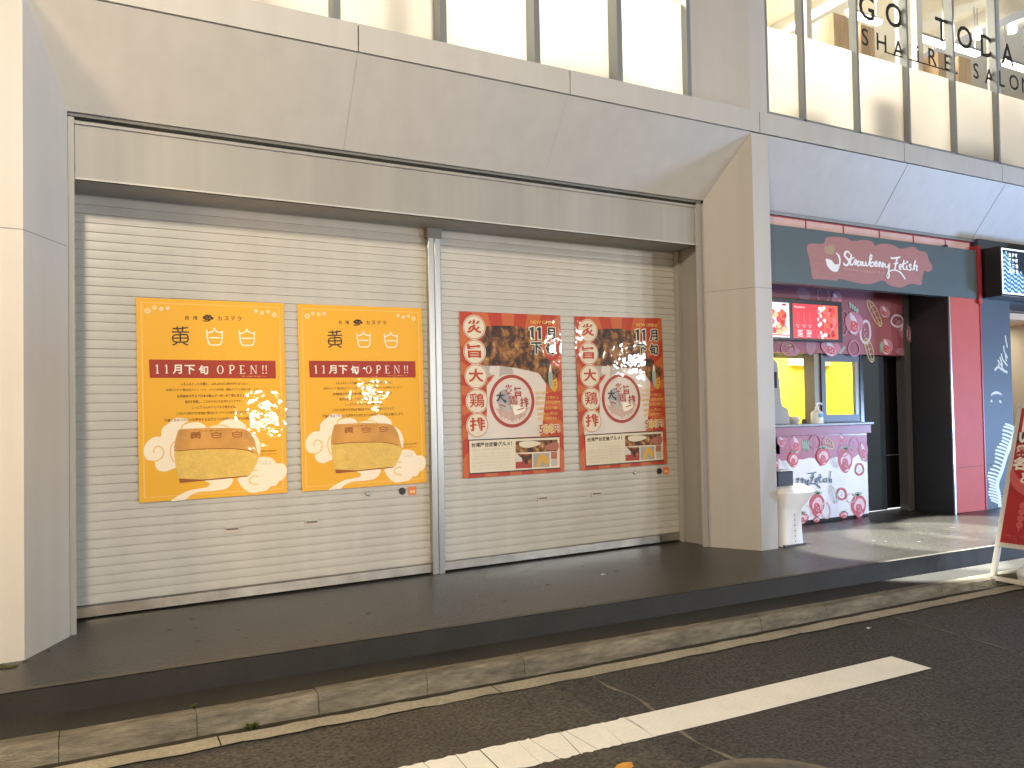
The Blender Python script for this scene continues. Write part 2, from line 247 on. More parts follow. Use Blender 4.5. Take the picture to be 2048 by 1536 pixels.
# outlines of the printed artwork, in millimetres on each poster or metres on the wall
ART = {"yellow":{"cloudL":[[269.3,714.6],[234.0,706.3],[198.8,706.2],[159.1,737.1],[137.3,752.8],[124.1,773.4],[119.3,810.8],[93.6,811.1],[59.3,826.9],[35.6,858.3],[26.8,892.7],[32.7,923.2],[49.3,945.1],[83.2,954.1],[87.1,982.4],[103.9,1006.8],[138.2,1017.0],[177.3,1004.5],[203.7,989.6],[231.1,920.1],[232.6,806.2],[241.9,768.5],[255.6,740.4]],"domeA":[[233.0,777.7],[242.1,756.6],[264.5,740.7],[295.8,733.2],[327.2,734.2],[354.1,746.2],[369.8,763.7],[376.3,783.2],[304.0,790.0]],"domeB":[[378.7,773.7],[404.0,761.0],[436.3,756.4],[473.3,760.6],[505.7,778.5],[486.8,792.4],[394.5,788.8]],"domeC":[[438.7,752.6],[459.8,732.8],[487.9,720.1],[520.7,717.7],[558.2,728.7],[588.8,751.9],[600.3,777.1],[604.8,794.6],[642.9,813.5],[669.0,846.9],[681.5,884.9],[680.0,919.7],[664.9,953.8],[626.8,921.9],[580.6,820.8],[510.4,778.6],[477.9,760.3]],"spiral":[[83.8,905.1],[80.6,890.9],[92.8,871.4],[110.0,868.1],[127.0,880.6],[134.5,903.1],[126.3,930.8],[109.0,946.3],[83.2,955.5]],"arcL":[[194.8,842.5],[177.0,865.2],[170.1,893.2],[174.0,931.2],[188.8,962.7]],"arcA":[[275.8,729.1],[255.7,735.6],[237.7,754.1],[233.0,777.7]],"arcC":[[376.5,768.7],[413.3,755.6],[454.8,755.6],[487.2,763.1],[508.0,781.0]],"arcR":[[593.5,752.1],[602.8,769.7],[604.9,792.1]],"crust":[[215.4,779.4],[233.1,772.0],[304.2,769.9],[394.8,769.4],[487.1,772.9],[571.7,780.0],[614.3,797.4],[642.5,843.3],[656.1,893.6],[668.7,956.5],[641.1,928.6],[602.9,914.7],[532.0,902.2],[438.9,896.0],[302.5,894.4],[222.5,899.3],[191.9,895.3],[197.0,842.6]],"cake":[[191.9,893.4],[222.5,898.3],[302.5,892.9],[438.9,894.6],[532.0,900.7],[603.0,913.3],[641.1,927.6],[668.7,955.0],[654.4,1002.9],[629.7,1041.1],[602.9,1071.9],[482.5,1076.3],[344.8,1081.1],[220.0,1085.4],[207.4,1041.9],[196.0,979.7]],"cakebase":[[211.5,1061.2],[344.9,1076.3],[482.6,1071.5],[602.9,1068.0],[602.8,1073.9],[482.5,1078.8],[344.8,1083.5],[220.0,1088.3]],"crustedge":[[191.9,894.4],[222.5,899.3],[302.5,894.4],[438.9,896.0],[532.0,901.7],[602.9,914.2],[641.1,928.6]],"tail":[[358.4,1083.5],[378.6,1097.0],[383.0,1109.4],[366.9,1122.6],[321.6,1128.8],[276.8,1133.9],[232.3,1150.4],[197.0,1168.8],[168.3,1192.3],[209.8,1189.7],[245.0,1187.9],[271.9,1167.8],[298.8,1155.7],[330.4,1148.6],[412.2,1147.8],[472.3,1140.4],[505.3,1116.0],[515.2,1080.1],[436.1,1079.4]],"cloudR":[[647.6,972.7],[674.5,960.3],[698.8,958.7],[733.0,963.6],[757.4,976.5],[776.8,1002.8],[806.6,1002.1],[828.8,1018.6],[838.4,1047.0],[832.8,1079.6],[809.8,1107.3],[792.3,1112.1],[769.5,1140.6],[739.9,1143.4],[715.0,1165.5],[671.1,1172.1],[618.0,1173.8],[580.2,1148.7],[554.7,1114.8],[545.8,1079.8],[602.9,1071.9],[624.9,1043.2],[644.7,1007.3]],"curl":[[662.9,1079.0],[643.7,1071.7],[621.8,1082.6],[610.6,1099.1],[621.3,1114.7],[642.8,1123.8],[662.1,1125.2]],"curl2":[[663.5,1040.8],[646.6,1036.2],[629.7,1043.5]],"dots":[[60.3,76.8,20.25],[96.8,56.5,14.4],[133.3,63.1,14.85],[168.1,55.9,13.5],[669.5,54.2,13.5],[705.9,64.9,14.85],[742.9,56.4,13.5],[779.7,73.7,18.900000000000002]],"banner":[[63.1,360.3],[782.4,362.4],[783.1,473.7],[66.0,467.9]],"huang":[[[192.8,176.3],[236.8,175.1],[276.8,167.7]],[[217.1,163.7],[223.3,192.1]],[[250.2,162.7],[245.4,191.6]],[[188.1,196.9],[283.2,194.4]],[[205.4,214.0],[262.9,210.3],[275.2,219.6],[276.7,243.5],[262.3,254.4],[209.2,255.4],[194.0,245.2],[194.3,223.8],[205.4,214.0]],[[194.2,233.3],[276.9,230.1]],[[234.3,195.7],[234.4,254.9]],[[218.0,255.2],[209.1,266.3],[191.5,272.8]],[[249.0,254.6],[257.7,265.5],[277.6,273.3]]],"bai":[[[381.4,178.3],[386.5,236.5],[395.2,263.0],[406.6,269.1],[448.1,268.4],[462.2,259.4],[468.1,234.8],[470.3,183.2]],[[382.5,196.7],[403.1,192.3],[421.7,182.1],[426.5,168.3],[431.8,181.8],[449.2,192.1],[470.1,194.5]],[[395.8,226.5],[458.0,225.2]]],"bai2":[[[569.4,178.3],[574.5,236.5],[583.2,263.0],[594.6,269.1],[636.1,268.4],[650.2,259.4],[656.1,234.8],[658.3,183.2]],[[570.5,196.7],[591.1,192.3],[609.7,182.1],[614.5,168.3],[619.8,181.8],[637.2,192.1],[658.1,194.5]],[[583.8,226.5],[646.0,225.2]]],"pos":{"tai":[273.2,109.2],"wan":[318.9,109.1],"emb":[390.6,107.5],"ka":[457.4,107.7],"su":[497.1,106.3],"te":[534.7,106.0],"ra":[572.6,106.2],"fan":[341.2,320.5],"bai1":[435.8,320.9],"bai2":[516.3,321.4],"n1":[107.2,416.4],"n2":[156.9,416.3],"tsuki":[215.0,417.2],"shimo":[283.2,418.6],"jun":[359.7,419.9],"O":[455.2,418.4],"P":[521.5,418.3],"E":[583.0,418.3],"N":[649.2,418.2],"ex1":[705.1,418.2],"ex2":[724.7,418.1],"small":[653.4,459.6]},"body":[[[422.7,504.6],384.4],[[415.3,540.0],526.4],[[411.3,576.4],399.5],[[415.4,610.5],321.6],[[418.4,644.5],250.5],[[413.3,679.4],415.5],[[415.0,717.3],549.0]],"top":[[309.0,811.8],[426.2,814.3],[545.0,819.3],[422.0,786.5]],"cred":[[731.2,922.4],[730.9,942.4],[713.0,986.5],[712.8,1001.5]]},"red":{"circles":[[108.8,108.7],[108.4,283.3],[112.5,455.3],[115.5,630.9],[114.8,799.9]],"chicken":[[199.3,97.5],[316.0,92.2],[406.9,92.1],[555.8,105.0],[554.4,153.9],[574.3,189.8],[652.9,197.5],[660.5,297.8],[733.6,345.3],[732.7,375.0],[796.7,393.3],[806.4,430.1],[783.3,476.0],[735.1,471.2],[707.1,516.7],[675.5,507.3],[640.4,443.5],[419.0,398.3],[323.5,383.0],[165.3,383.4],[151.6,346.2],[197.3,275.7],[160.1,197.3],[198.1,143.8]],"bag":[[165.4,379.0],[323.5,383.0],[424.2,393.9],[552.2,416.2],[624.8,434.4],[660.4,479.9],[686.0,512.0],[674.9,616.5],[645.6,803.4],[621.8,897.4],[41.9,900.7],[43.0,853.4],[189.8,771.8],[199.1,597.4],[195.9,527.4],[216.2,501.3],[267.0,444.4],[188.0,452.9]],"bagshade":[[165.4,379.0],[229.1,381.0],[218.0,429.3],[247.2,447.0],[197.4,468.7]],"bagshade2":[[308.5,383.0],[403.9,391.7],[415.3,438.5],[336.9,442.8],[296.5,460.4]],"stamp":[398.3,635.1],"stampr":[183.99999999999994,191.5],"t":{"newopen":[667.6,57.8],"n1":[578.4,137.6],"n2":[638.7,138.5],"tsuki":[731.8,138.7],"shimo":[609.2,248.3],"jun":[725.7,251.3],"en":[371.8,549.5],"ji":[447.5,568.2],"dai":[302.8,601.6],"kei":[405.1,627.7],"hai":[496.6,644.9],"price":[692.0,843.9],"bottle":[724.2,480.3]},"vert":[[[591.9,576.3],[705.3,577.8]],[[590.8,612.4],[784.4,615.5]],[[595.0,648.6],[799.5,652.4]],[[599.1,689.3],[771.3,693.1]],[[605.7,730.0],[775.4,734.3]],[[609.9,766.2],[779.7,771.0]]],"box":[[46.6,903.0],[786.3,906.0],[781.8,1138.2],[45.8,1137.5]],"title":[224.8,938.7],"titlew":321.5,"lines":[[223.9,974.4],[223.2,1000.5],[222.7,1021.3],[222.2,1040.9],[221.6,1064.8],[221.0,1086.5],[220.4,1110.4]],"picA":[[414.8,924.8],[766.9,925.8],[764.2,1012.2],[412.5,1008.8]],"picB":[[412.3,1017.6],[547.9,1022.0],[544.9,1124.6],[409.5,1121.3]],"picC":[[558.3,1020.3],[694.6,1022.5],[691.5,1124.0],[555.4,1120.8]],"seal":[[708.0,1016.3],[761.4,1016.6],[759.8,1068.8],[706.5,1068.3]],"grey":[[709.0,1073.0],[759.7,1073.3],[758.3,1118.7],[707.6,1118.1]],"ray0":[398.0,612.0]},"sign":{"patch":[[5.245,2.441],[5.433,2.465],[5.468,2.518],[5.568,2.535],[5.704,2.539],[5.806,2.518],[5.93,2.541],[6.053,2.534],[6.088,2.5],[6.161,2.525],[6.308,2.531],[6.438,2.504],[6.611,2.537],[6.687,2.506],[6.794,2.495],[6.821,2.44],[6.849,2.404],[6.876,2.355],[6.815,2.319],[6.756,2.321],[6.724,2.256],[6.701,2.191],[6.556,2.193],[6.422,2.15],[6.273,2.16],[6.201,2.192],[6.147,2.195],[6.001,2.155],[5.791,2.161],[5.621,2.179],[5.587,2.16],[5.388,2.161],[5.299,2.159],[5.278,2.243],[5.264,2.311]],"crown":[[5.44,2.429],[5.465,2.454],[5.49,2.439],[5.499,2.474],[5.523,2.453],[5.541,2.482],[5.552,2.452],[5.579,2.475],[5.572,2.428],[5.549,2.379],[5.487,2.38],[5.455,2.389]],"berrylow":[[5.461,2.338],[5.527,2.331],[5.567,2.299],[5.626,2.303],[5.616,2.267],[5.59,2.236],[5.54,2.238],[5.483,2.269],[5.463,2.309]],"berryarc":[[5.583,2.4],[5.621,2.373],[5.631,2.327],[5.617,2.279]],"text":[[5.676,2.271],[6.649,2.314],[6.284,2.406]],"tag":[[5.676,2.265],[6.213,2.254]],"script":[[[5.758,2.401],[5.74,2.42],[5.707,2.414],[5.693,2.387],[5.718,2.362],[5.743,2.342],[5.735,2.315],[5.703,2.299],[5.678,2.31],[5.685,2.324]],[[5.778,2.402],[5.77,2.37],[5.762,2.334],[5.767,2.308],[5.794,2.314]],[[5.744,2.355],[5.815,2.374]],[[5.794,2.314],[5.814,2.347],[5.825,2.357],[5.84,2.347],[5.824,2.33],[5.823,2.308]],[[5.893,2.344],[5.867,2.346],[5.846,2.323],[5.858,2.307],[5.885,2.321],[5.897,2.344],[5.892,2.317],[5.911,2.314]],[[5.917,2.35],[5.921,2.319],[5.944,2.316],[5.956,2.349],[5.96,2.317],[5.984,2.319],[6.002,2.352],[6.012,2.351]],[[6.004,2.32],[6.019,2.362],[6.041,2.4],[6.031,2.416],[6.014,2.394],[6.01,2.353],[6.017,2.317],[6.044,2.317],[6.063,2.338],[6.05,2.354],[6.025,2.34]],[[6.072,2.332],[6.106,2.346],[6.1,2.361],[6.076,2.348],[6.078,2.321],[6.112,2.322]],[[6.112,2.322],[6.134,2.357],[6.15,2.354],[6.135,2.33],[6.139,2.315]],[[6.156,2.316],[6.174,2.354],[6.19,2.349],[6.179,2.328],[6.181,2.312]],[[6.208,2.353],[6.211,2.326],[6.235,2.321],[6.263,2.353],[6.267,2.344],[6.254,2.288],[6.259,2.247],[6.24,2.224],[6.227,2.24],[6.242,2.269],[6.289,2.295],[6.351,2.302],[6.414,2.285],[6.461,2.246],[6.478,2.23]],[[6.287,2.41],[6.328,2.408],[6.42,2.425]],[[6.377,2.412],[6.362,2.378],[6.35,2.341],[6.338,2.307]],[[6.326,2.357],[6.389,2.367]],[[6.397,2.324],[6.438,2.345],[6.424,2.36],[6.402,2.344],[6.405,2.319],[6.436,2.317]],[[6.469,2.405],[6.455,2.357],[6.458,2.32],[6.486,2.322]],[[6.439,2.366],[6.496,2.374]],[[6.493,2.318],[6.506,2.356],[6.501,2.323],[6.522,2.317]],[[6.574,2.361],[6.553,2.369],[6.54,2.352],[6.563,2.337],[6.553,2.318],[6.529,2.316]],[[6.586,2.315],[6.603,2.368],[6.627,2.412],[6.614,2.378],[6.601,2.319]],[[6.602,2.34],[6.632,2.365],[6.646,2.357],[6.637,2.323],[6.654,2.32]]],"dot":[6.518,2.388]},"wallprint":[["b1",5.648,2.105,0.087,0.056,0.2],["r1",5.894,2.118,0.076,0.073,0],["b2",6.074,2.083,0.069,0.07,-0.3],["lf",6.293,2.011,0.076,0.029,0.5],["b3",6.296,1.863,0.123,0.11,0.1],["lo",6.588,1.978,0.148,0.078,0.7],["rw",6.454,1.79,0.068,0.106,0.15],["lo",6.495,1.622,0.117,0.08,0.9],["r1",6.286,1.631,0.076,0.071,0.1],["b2",5.973,1.624,0.128,0.076,0.1],["lf",6.131,1.608,0.052,0.02,-0.8],["b1",5.717,1.63,0.066,0.074,0.2],["lo",5.376,1.659,0.093,0.027,0.1],["r1",5.433,1.612,0.085,0.061,0],["rw",6.913,1.912,0.092,0.056,0],["b4",7.031,1.816,0.145,0.081,0.6],["b3",6.751,1.654,0.09,0.079,0.2],["lf",6.671,1.646,0.028,0.059,0.2],["b1",6.96,1.612,0.082,0.037,0],["r1",6.156,1.864,0.056,0.115,0.1],["b1",5.508,1.583,0.069,0.037,0],["b2",6.736,1.991,0.08,0.053,0.4]],"counterprint":[["b3",5.328,0.79,0.058,0.053,0],["b3",5.503,0.754,0.081,0.084,0.1],["lf",5.613,0.738,0.048,0.061,0.1],["r1",5.736,0.771,0.07,0.061,0.1],["lo",5.903,0.747,0.062,0.087,-0.4],["b3",6.094,0.782,0.066,0.045,0.2],["r1",6.258,0.735,0.066,0.061,0.1],["b3",6.377,0.66,0.061,0.09,0],["b5",5.456,0.621,0.064,0.067,0.1],["b5",5.83,0.632,0.086,0.077,0.1],["b5",6.128,0.581,0.099,0.111,0.05],["r1",6.108,0.683,0.07,0.057,0],["r2",6.316,0.496,0.056,0.051,0],["lg",5.362,0.573,0.05,0.034,0.5],["lg",5.976,0.575,0.058,0.05,0.3],["lg",5.749,0.666,0.025,0.045,0],["b5",5.74,0.198,0.096,0.104,0.1],["b5",6.29,0.151,0.103,0.104,-0.1],["r2",6.064,0.282,0.062,0.05,0.2],["lg2",5.95,0.287,0.087,0.06,0.8],["b5",5.537,0.095,0.099,0.049,0],["b5",6.087,0.086,0.059,0.03,0],["b5",5.729,0.07,0.046,0.022,0],["r3",5.852,0.147,0.057,0.074,-0.2],["r3",6.185,0.237,0.056,0.041,0],["b5",5.263,0.583,0.023,0.053,0],["r3",5.574,0.167,0.103,0.048,0.3]],"scallop":[[5.248,0.847],[6.432,0.813],[6.424,0.555],[6.374,0.57],[6.31,0.637],[6.234,0.602],[6.015,0.624],[5.924,0.615],[5.797,0.546],[5.73,0.623],[5.661,0.632],[5.574,0.618],[5.523,0.626],[5.47,0.562],[5.404,0.589],[5.372,0.621],[5.322,0.617],[5.282,0.642],[5.253,0.524]],"counterscript":[[[5.486,0.44],[5.512,0.457],[5.496,0.415]],[[5.536,0.437],[5.566,0.454],[5.552,0.412]],[[5.588,0.447],[5.598,0.41],[5.639,0.438],[5.611,0.384],[5.593,0.343],[5.576,0.356],[5.603,0.385],[5.672,0.399],[5.733,0.39],[5.784,0.35]],[[5.633,0.493],[5.702,0.492],[5.737,0.5]],[[5.698,0.487],[5.686,0.441],[5.667,0.406]],[[5.657,0.455],[5.709,0.455]],[[5.73,0.408],[5.761,0.431],[5.744,0.444],[5.725,0.421],[5.75,0.399]],[[5.792,0.479],[5.778,0.424],[5.794,0.401]],[[5.766,0.449],[5.814,0.452]],[[5.821,0.399],[5.831,0.434],[5.83,0.403]],[[5.879,0.431],[5.858,0.438],[5.866,0.413],[5.847,0.402]],[[5.892,0.393],[5.915,0.454],[5.926,0.503]],[[5.897,0.408],[5.925,0.428],[5.927,0.391]]],"navy":{"branch":[[[8.018,1.396],[7.918,1.429],[7.864,1.45],[7.807,1.416]],[[7.864,1.45],[7.885,1.495],[7.86,1.517]],[[8.021,1.463],[7.943,1.529],[7.927,1.585]],[[7.939,1.462],[7.899,1.551]],[[8.026,1.542],[7.977,1.608],[7.969,1.664]],[[8.031,1.643],[8.009,1.721],[8.001,1.765]],[[7.973,1.396],[7.903,1.484]],[[8.009,1.508],[7.99,1.575]]],"face":[[[7.731,1.169],[7.776,1.191],[7.85,1.195],[7.915,1.173]],[[7.729,1.126],[7.75,1.103]],[[7.864,1.118],[7.904,1.095]]],"feather":[[[8.037,0.828],[7.966,0.694],[7.883,0.576],[7.8,0.43],[7.718,0.3],[7.744,0.179],[7.743,0.075]]],"wave":None}}
# ------------------------------------------------------------------ shared materials
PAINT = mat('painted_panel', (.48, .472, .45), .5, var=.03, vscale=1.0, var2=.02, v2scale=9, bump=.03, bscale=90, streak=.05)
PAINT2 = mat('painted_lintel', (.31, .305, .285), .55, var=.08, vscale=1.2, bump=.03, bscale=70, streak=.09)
JOINT = mat('joint_sealant', (.06, .055, .05), .8)
DARK = mat('dark_gap', (.02, .02, .02), .8)
ALU = mat('satin_aluminium', (.50, .51, .50), .32, metal=.9, var=.08, vscale=2)
GREYMET = mat('grey_window_metal', (.24, .26, .265), .45, metal=.3)
SLAT = mat('shutter_paint', (.47, .455, .41), .42, var=.05, vscale=1.6, var2=.03, v2scale=14, streak=.05)
STEEL = mat('stainless_rail', (.52, .50, .47), .3, metal=1, var=.25, vscale=7, bump=.15, bscale=9)
def pave_mat():
    return mat('dark_paving', (.032, .030, .026), .30, var=.38, vscale=1.3, var2=.75, v2scale=75, bump=.3, bscale=90)

# ------------------------------------------------------------------ ground
def ground_sheet(name, ylo, yhi, z, m, x0=-14, x1=22, kind='structure'):
    """strip between two y(x) lines, following the street's fall"""
    mb = MB(); n = 36
    for i in range(n):
        a = x0+(x1-x0)*i/n; b = x0+(x1-x0)*(i+1)/n
        mb.poly([(a, ylo(a), z(a)), (b, ylo(b), z(b)), (b, yhi(b), z(b)), (a, yhi(a), z(a))], m)
    return tag(mb.build(name), kind=kind)
SK = -.06
step_y = lambda x: -.512+SK*x
kerb_b = lambda x: -.735+SK*x
kerb_t = lambda x: -.815+SK*x
kerb_f = lambda x: -.835+SK*x
zroad = lambda x: -.205+SL*(x-2.3)+.010*max(0, x-2.3)
zpav = lambda x: -.115+fz(x)
zplat = lambda x: fz(x)
ASPH = mat('asphalt', (.060, .056, .050), .72, var=.22, vscale=.9, var2=.9, v2scale=70, bump=.8, bscale=80)
ASPH2 = mat('older_asphalt', (.078, .070, .055), .78, var=.25, vscale=2.5, var2=.8, v2scale=65, bump=.7, bscale=75)
PAVE = pave_mat()
KERB = mat('kerb_concrete', (.165, .148, .112), .85, var=.42, vscale=3.5, var2=.38, v2scale=13, bump=.6, bscale=50, stretch=(1, 3.5, 3.5))
PLATEDGE = mat('platform_edge', (.085, .08, .07), .5, var=.2, vscale=4)
ground_sheet('road', lambda x: -16, kerb_f, zroad, ASPH, -30, 40)
ground_sheet('platform', step_y, lambda x: 1.6, zplat, PAVE)
mb = MB(); 
for i in range(36):
    a, b = -14+i, -13+i
    mb.poly([(a, step_y(a), zpav(a)-.02), (b, step_y(b), zpav(b)-.02), (b, step_y(b)+.004, zplat(b)-.001), (a, step_y(a)+.004, zplat(a)-.001)], mat('step_riser', (.016, .015, .014), .65, var=.3, vscale=5, var2=.3, v2scale=120))
tag(mb.build('step'), kind='structure')
ground_sheet('pavement', kerb_b, lambda x: step_y(x)+.003, zpav, mat('pavement_asphalt', (.034, .032, .028), .6, var=.35, vscale=2, var2=.4, v2scale=140, bump=.4, bscale=160))
# nosing line at the platform edge
ground_sheet('platform_nosing', lambda x: step_y(x)-.002, lambda x: step_y(x)+.030, lambda x: zplat(x)+.004, PLATEDGE)
# kerb stones with open joints
mb = MB(); joints = [-.14+.494*k for k in range(-24, 40)]
for a, b in zip(joints, joints[1:]):
    a += .0012; b -= .0012
    j = random.uniform(-.004, .004); h = random.uniform(-.003, .003)
    def st(x): return [(kerb_b(x)-.002, zpav(x)+h+.002), (kerb_t(x)+.012+j, zpav(x)+h), (kerb_t(x)+j-.004, zpav(x)-.012+h), (kerb_f(x)+j*.5, zroad(x)-.03)]
    A, B = st(a), st(b)
    for k in range(3): mb.poly([(a, *A[k+1]), (b, *B[k+1]), (b, *B[k]), (a, *A[k])], KERB)
    mb.poly([(a, *p) for p in A], KERB); mb.poly([(b, *p) for p in reversed(B)], KERB)
tag(mb.build('kerb'), kind='structure')
# dark silt in the channel, worn edge line
ground_sheet('channel', lambda x: kerb_f(x)-.04, lambda x: kerb_f(x)+.01, lambda x: zroad(x)+.004, mat('channel_dirt', (.03, .024, .016), .9, var=.4, vscale=7))
LINE_OLD = mat('worn_line_paint', (.36, .325, .245), .75, var=.2, vscale=4, var2=.25, v2scale=60)
mb = MB(); xs = [-14]
while xs[-1] < 22: xs.append(xs[-1]+random.choice([.6, .61, 1.2]))
for a, b in zip(xs, xs[1:]):
    g = random.choice([.003, .0, .006])
    n = 8
    for i in range(n):
        p = a+(b-g-a)*i/n; q = a+(b-g-a)*(i+1)/n
        j = lambda x: .006*math.sin(x*17)+.004*math.sin(x*41)
        mb.poly([(p, kerb_f(p)-.145+j(p), zroad(p)+.008), (q, kerb_f(q)-.145+j(q), zroad(q)+.008), (q, kerb_f(q)-.045+j(q+3), zroad(q)+.008), (p, kerb_f(p)-.045+j(p+3), zroad(p)+.008)], LINE_OLD)
tag(mb.build('edge_line'), kind='structure')
# dashed lane line, cracked at its near end
WHITE = mat('road_paint', (.90, .88, .80), .6, var=.05, vscale=5, var2=.06, v2scale=80)
mb = MB()
dt = lambda x: -1.497-.0585*x; db = lambda x: -1.715-.036*x+ -.022*x
def cut(x): return x
x = -2.2; pieces = []
while x < 1.95:
    L = random.uniform(.05, .16); pieces.append((x, min(x+L, 1.95))); x += L
pieces.append((1.95, 3.51))
sk0 = 0
for a, b in pieces:
    s1 = random.uniform(-.012, .02) if b < 1.95 else 0
    g0 = random.choice([.001, .002, .003, .005]) if b < 1.9 else .001
    n = 1 if b < 1.95 else 12
    for i in range(n):
        t0, t1 = i/n, (i+1)/n; g = g0 if i == n-1 and n == 1 else 0
        xa0, xa1 = a+(b-a)*t0, a+(b-a)*t1
        ra = (lambda: random.uniform(-.007, .007)) if b < 2 else (lambda: 0)
        la = sk0 if i == 0 else 0; lb = s1 if i == n-1 else 0
        pts = []
        N = 5 if n == 1 else 1
        top = [(xa0+la+(xa1-xa0-g+lb-la)*k/N) for k in range(N+1)]
        bot = [(xa0-la+(xa1-xa0-g-lb+la)*k/N) for k in range(N+1)]
        pts += [(xx, db(xx)+ra(), zroad(xx)+.006) for xx in bot]
        pts += [(xx, dt(xx)+ra(), zroad(xx)+.006) for xx in reversed(top)]
        mb.poly(pts, WHITE)
    sk0 = s1
tag(mb.build('lane_line'), kind='structure')
# older asphalt patch left of a seam that crosses the lane, thin pale seams
seam = [(2.13, -1.05), (2.10, -1.25), (2.125, -1.45), (2.08, -1.7), (2.04, -1.95), (2.06, -2.25), (2.0, -2.7), (2.1, -6)]
mb = MB()
pl = smooth_line(seam, 5)
for (xa, ya), (xb, yb) in zip(pl, pl[1:]):
    mb.poly([(-12, yb, zroad(-12)+.003), (xb, yb, zroad(xb)+.003), (xa, ya, zroad(xa)+.003), (-12, ya, zroad(-12)+.003)], ASPH2)
tag(mb.build('asphalt_patch'), kind='structure')
SEAM = mat('seam_grit', (.19, .165, .12), .85, var=.4, vscale=30)
mb = MB()
for pl, wd in ((smooth_line(seam, 8), .022), (smooth_line([(4.15, -1.16), (4.13, -1.45), (4.09, -1.8), (4.05, -2.1), (4.02, -3), (4, -6)], 8), .012)):
    for (xa, ya), (xb, yb) in zip(pl, pl[1:]):
        h0 = wd*(.6+.4*math.sin(ya*23)); h1 = wd*(.6+.4*math.sin(yb*23))
        mb.poly([(xa-h0/2, ya, zroad(xa)+.0045), (xb-h1/2, yb, zroad(xb)+.0045), (xb+h1/2, yb, zroad(xb)+.0045), (xa+h0/2, ya, zroad(xa)+.0045)], SEAM)
tag(mb.build('road_seam'), kind='structure')
# manhole cover just below the frame, its rim shows
MHX, MHY = 1.95, -2.49
mh = empty('manhole_cover', (MHX, MHY, zroad(MHX)+.005), 'round pale worn manhole cover set in the asphalt near the lane line', 'manhole cover')
MB().lathe(0, 0, [(.36, .0), (.36, .006), (.33, .007), (0, .007)], mat('manhole_rim', (.17, .15, .115), .75, var=.3, vscale=20), 40).build('rim', mh)
mb = MB().lathe(0, 0, [(.318, .0085), (0, .0085)], mat('manhole_plate', (.13, .12, .10), .6, metal=.3, var=.3, vscale=18), 40)
for k in range(-5, 6):
    for j in range(-5, 6):
        if k*k+j*j < 26: mb.box(k*.052-.016, k*.052+.016, j*.052-.016, j*.052+.016, .0085, .013, mat('manhole_plate', (.1, .1, .1)))
mb.build('plate', mh)
# fallen leaf, weed in the kerb
LEAF = mat('dry_leaf', (.62, .30, .05), .6, var=.2, vscale=40)
lp = [(0, .055), (.018, .03), (.03, .0), (.022, -.03), (.0, -.05), (-.024, -.028), (-.03, .004), (-.018, .03)]
mb = MB()
for i in range(8):
    a, b = lp[i], lp[(i+1) % 8]
    mb.poly([(0, 0, .006), (a[0], a[1], .012+.01*abs(a[1])*6), (b[0], b[1], .012+.01*abs(b[1])*6)], LEAF)
lf = mb.build('leaf', loc=(1.66, -2.0, zroad(1.66)+.004)); lf.rotation_euler = (0, 0, 1.9)
tag(lf, 'small dry yellow leaf lying on the asphalt in front of the lane line', 'leaf')
WEED = mat('weed_green', (.07, .10, .02), .7, var=.3, vscale=30)
def weed(x, y, z, n, h, label):
    mb = MB()
    for k in range(n):
        a = random.uniform(0, 6.28); l = h*random.uniform(.5, 1); t = random.uniform(.3, 1.2); wd = h*.12
        dx, dy = math.cos(a)*math.sin(t), math.sin(a)*math.sin(t); dz = math.cos(t)
        px, py = -math.sin(a)*wd, math.cos(a)*wd
        o = (random.uniform(-.3, .3)*h, random.uniform(-.15, .15)*h)
        mb.poly([(o[0]-px*.5, o[1]-py*.5, 0), (o[0]+px*.5, o[1]+py*.5, 0), (o[0]+dx*l*.6+px, o[1]+dy*l*.6+py, dz*l*.7), (o[0]+dx*l, o[1]+dy*l, dz*l*.8), (o[0]+dx*l*.6-px, o[1]+dy*l*.6-py, dz*l*.7)], WEED)
    return tag(mb.build('weed', loc=(x, y, z)), label, 'weed', 'weeds by the kerb')
weed(.57, kerb_f(.57)-.01, zroad(.57), 26, .05, 'small green weed tuft growing at the foot of the kerb')
weed(.35, kerb_b(.35)+.01, zpav(.35), 14, .025, 'tiny weed tuft on the pavement just behind the kerb top')

# stains on the platform, moss at the pillar foot, scraps of litter
GUM = mat('trodden_gum', (.085, .08, .07), .6)
rs0 = random.Random(11)
def blob_sheet(mb, x, y, z, r, m, squash=1.0):
    ph = rs0.random()*6
    pts = []
    for k in range(18):
        t = 6.2832*k/18; q = r*(1+.22*math.sin(3*t+ph)+.15*math.sin(5*t+2*ph))
        pts.append((x+q*math.cos(t), y+q*squash*math.sin(t), z+SL*q*math.cos(t)))
    mb.poly(pts, m)
mb = MB()
for k in range(26):
    x = rs0.uniform(-.2, 7); y = rs0.uniform(-.45, .55)-.03*x
    if y > step_y(x)+.06: blob_sheet(mb, x, y, zplat(x)+.0015+.0001*k, rs0.uniform(.008, .018), GUM)
tag(mb.build('platform_stains'), kind='structure')
MOSS = mat('moss', (.055, .060, .018), .9, var=.5, vscale=40, bump=.6, bscale=90)
mb = MB()
for k, (x, y, r) in enumerate(((-.42, -.05, .05), (-.36, -.09, .035), (-.46, -.12, .04), (-.30, -.035, .018), (-.22, .10, .014))): blob_sheet(mb, x, y, zplat(x)+.003+.0002*k, r, MOSS, .6)
tag(mb.build('moss'), kind='stuff')
PAPER = mat('scrap_white', (.70, .68, .62), .7)
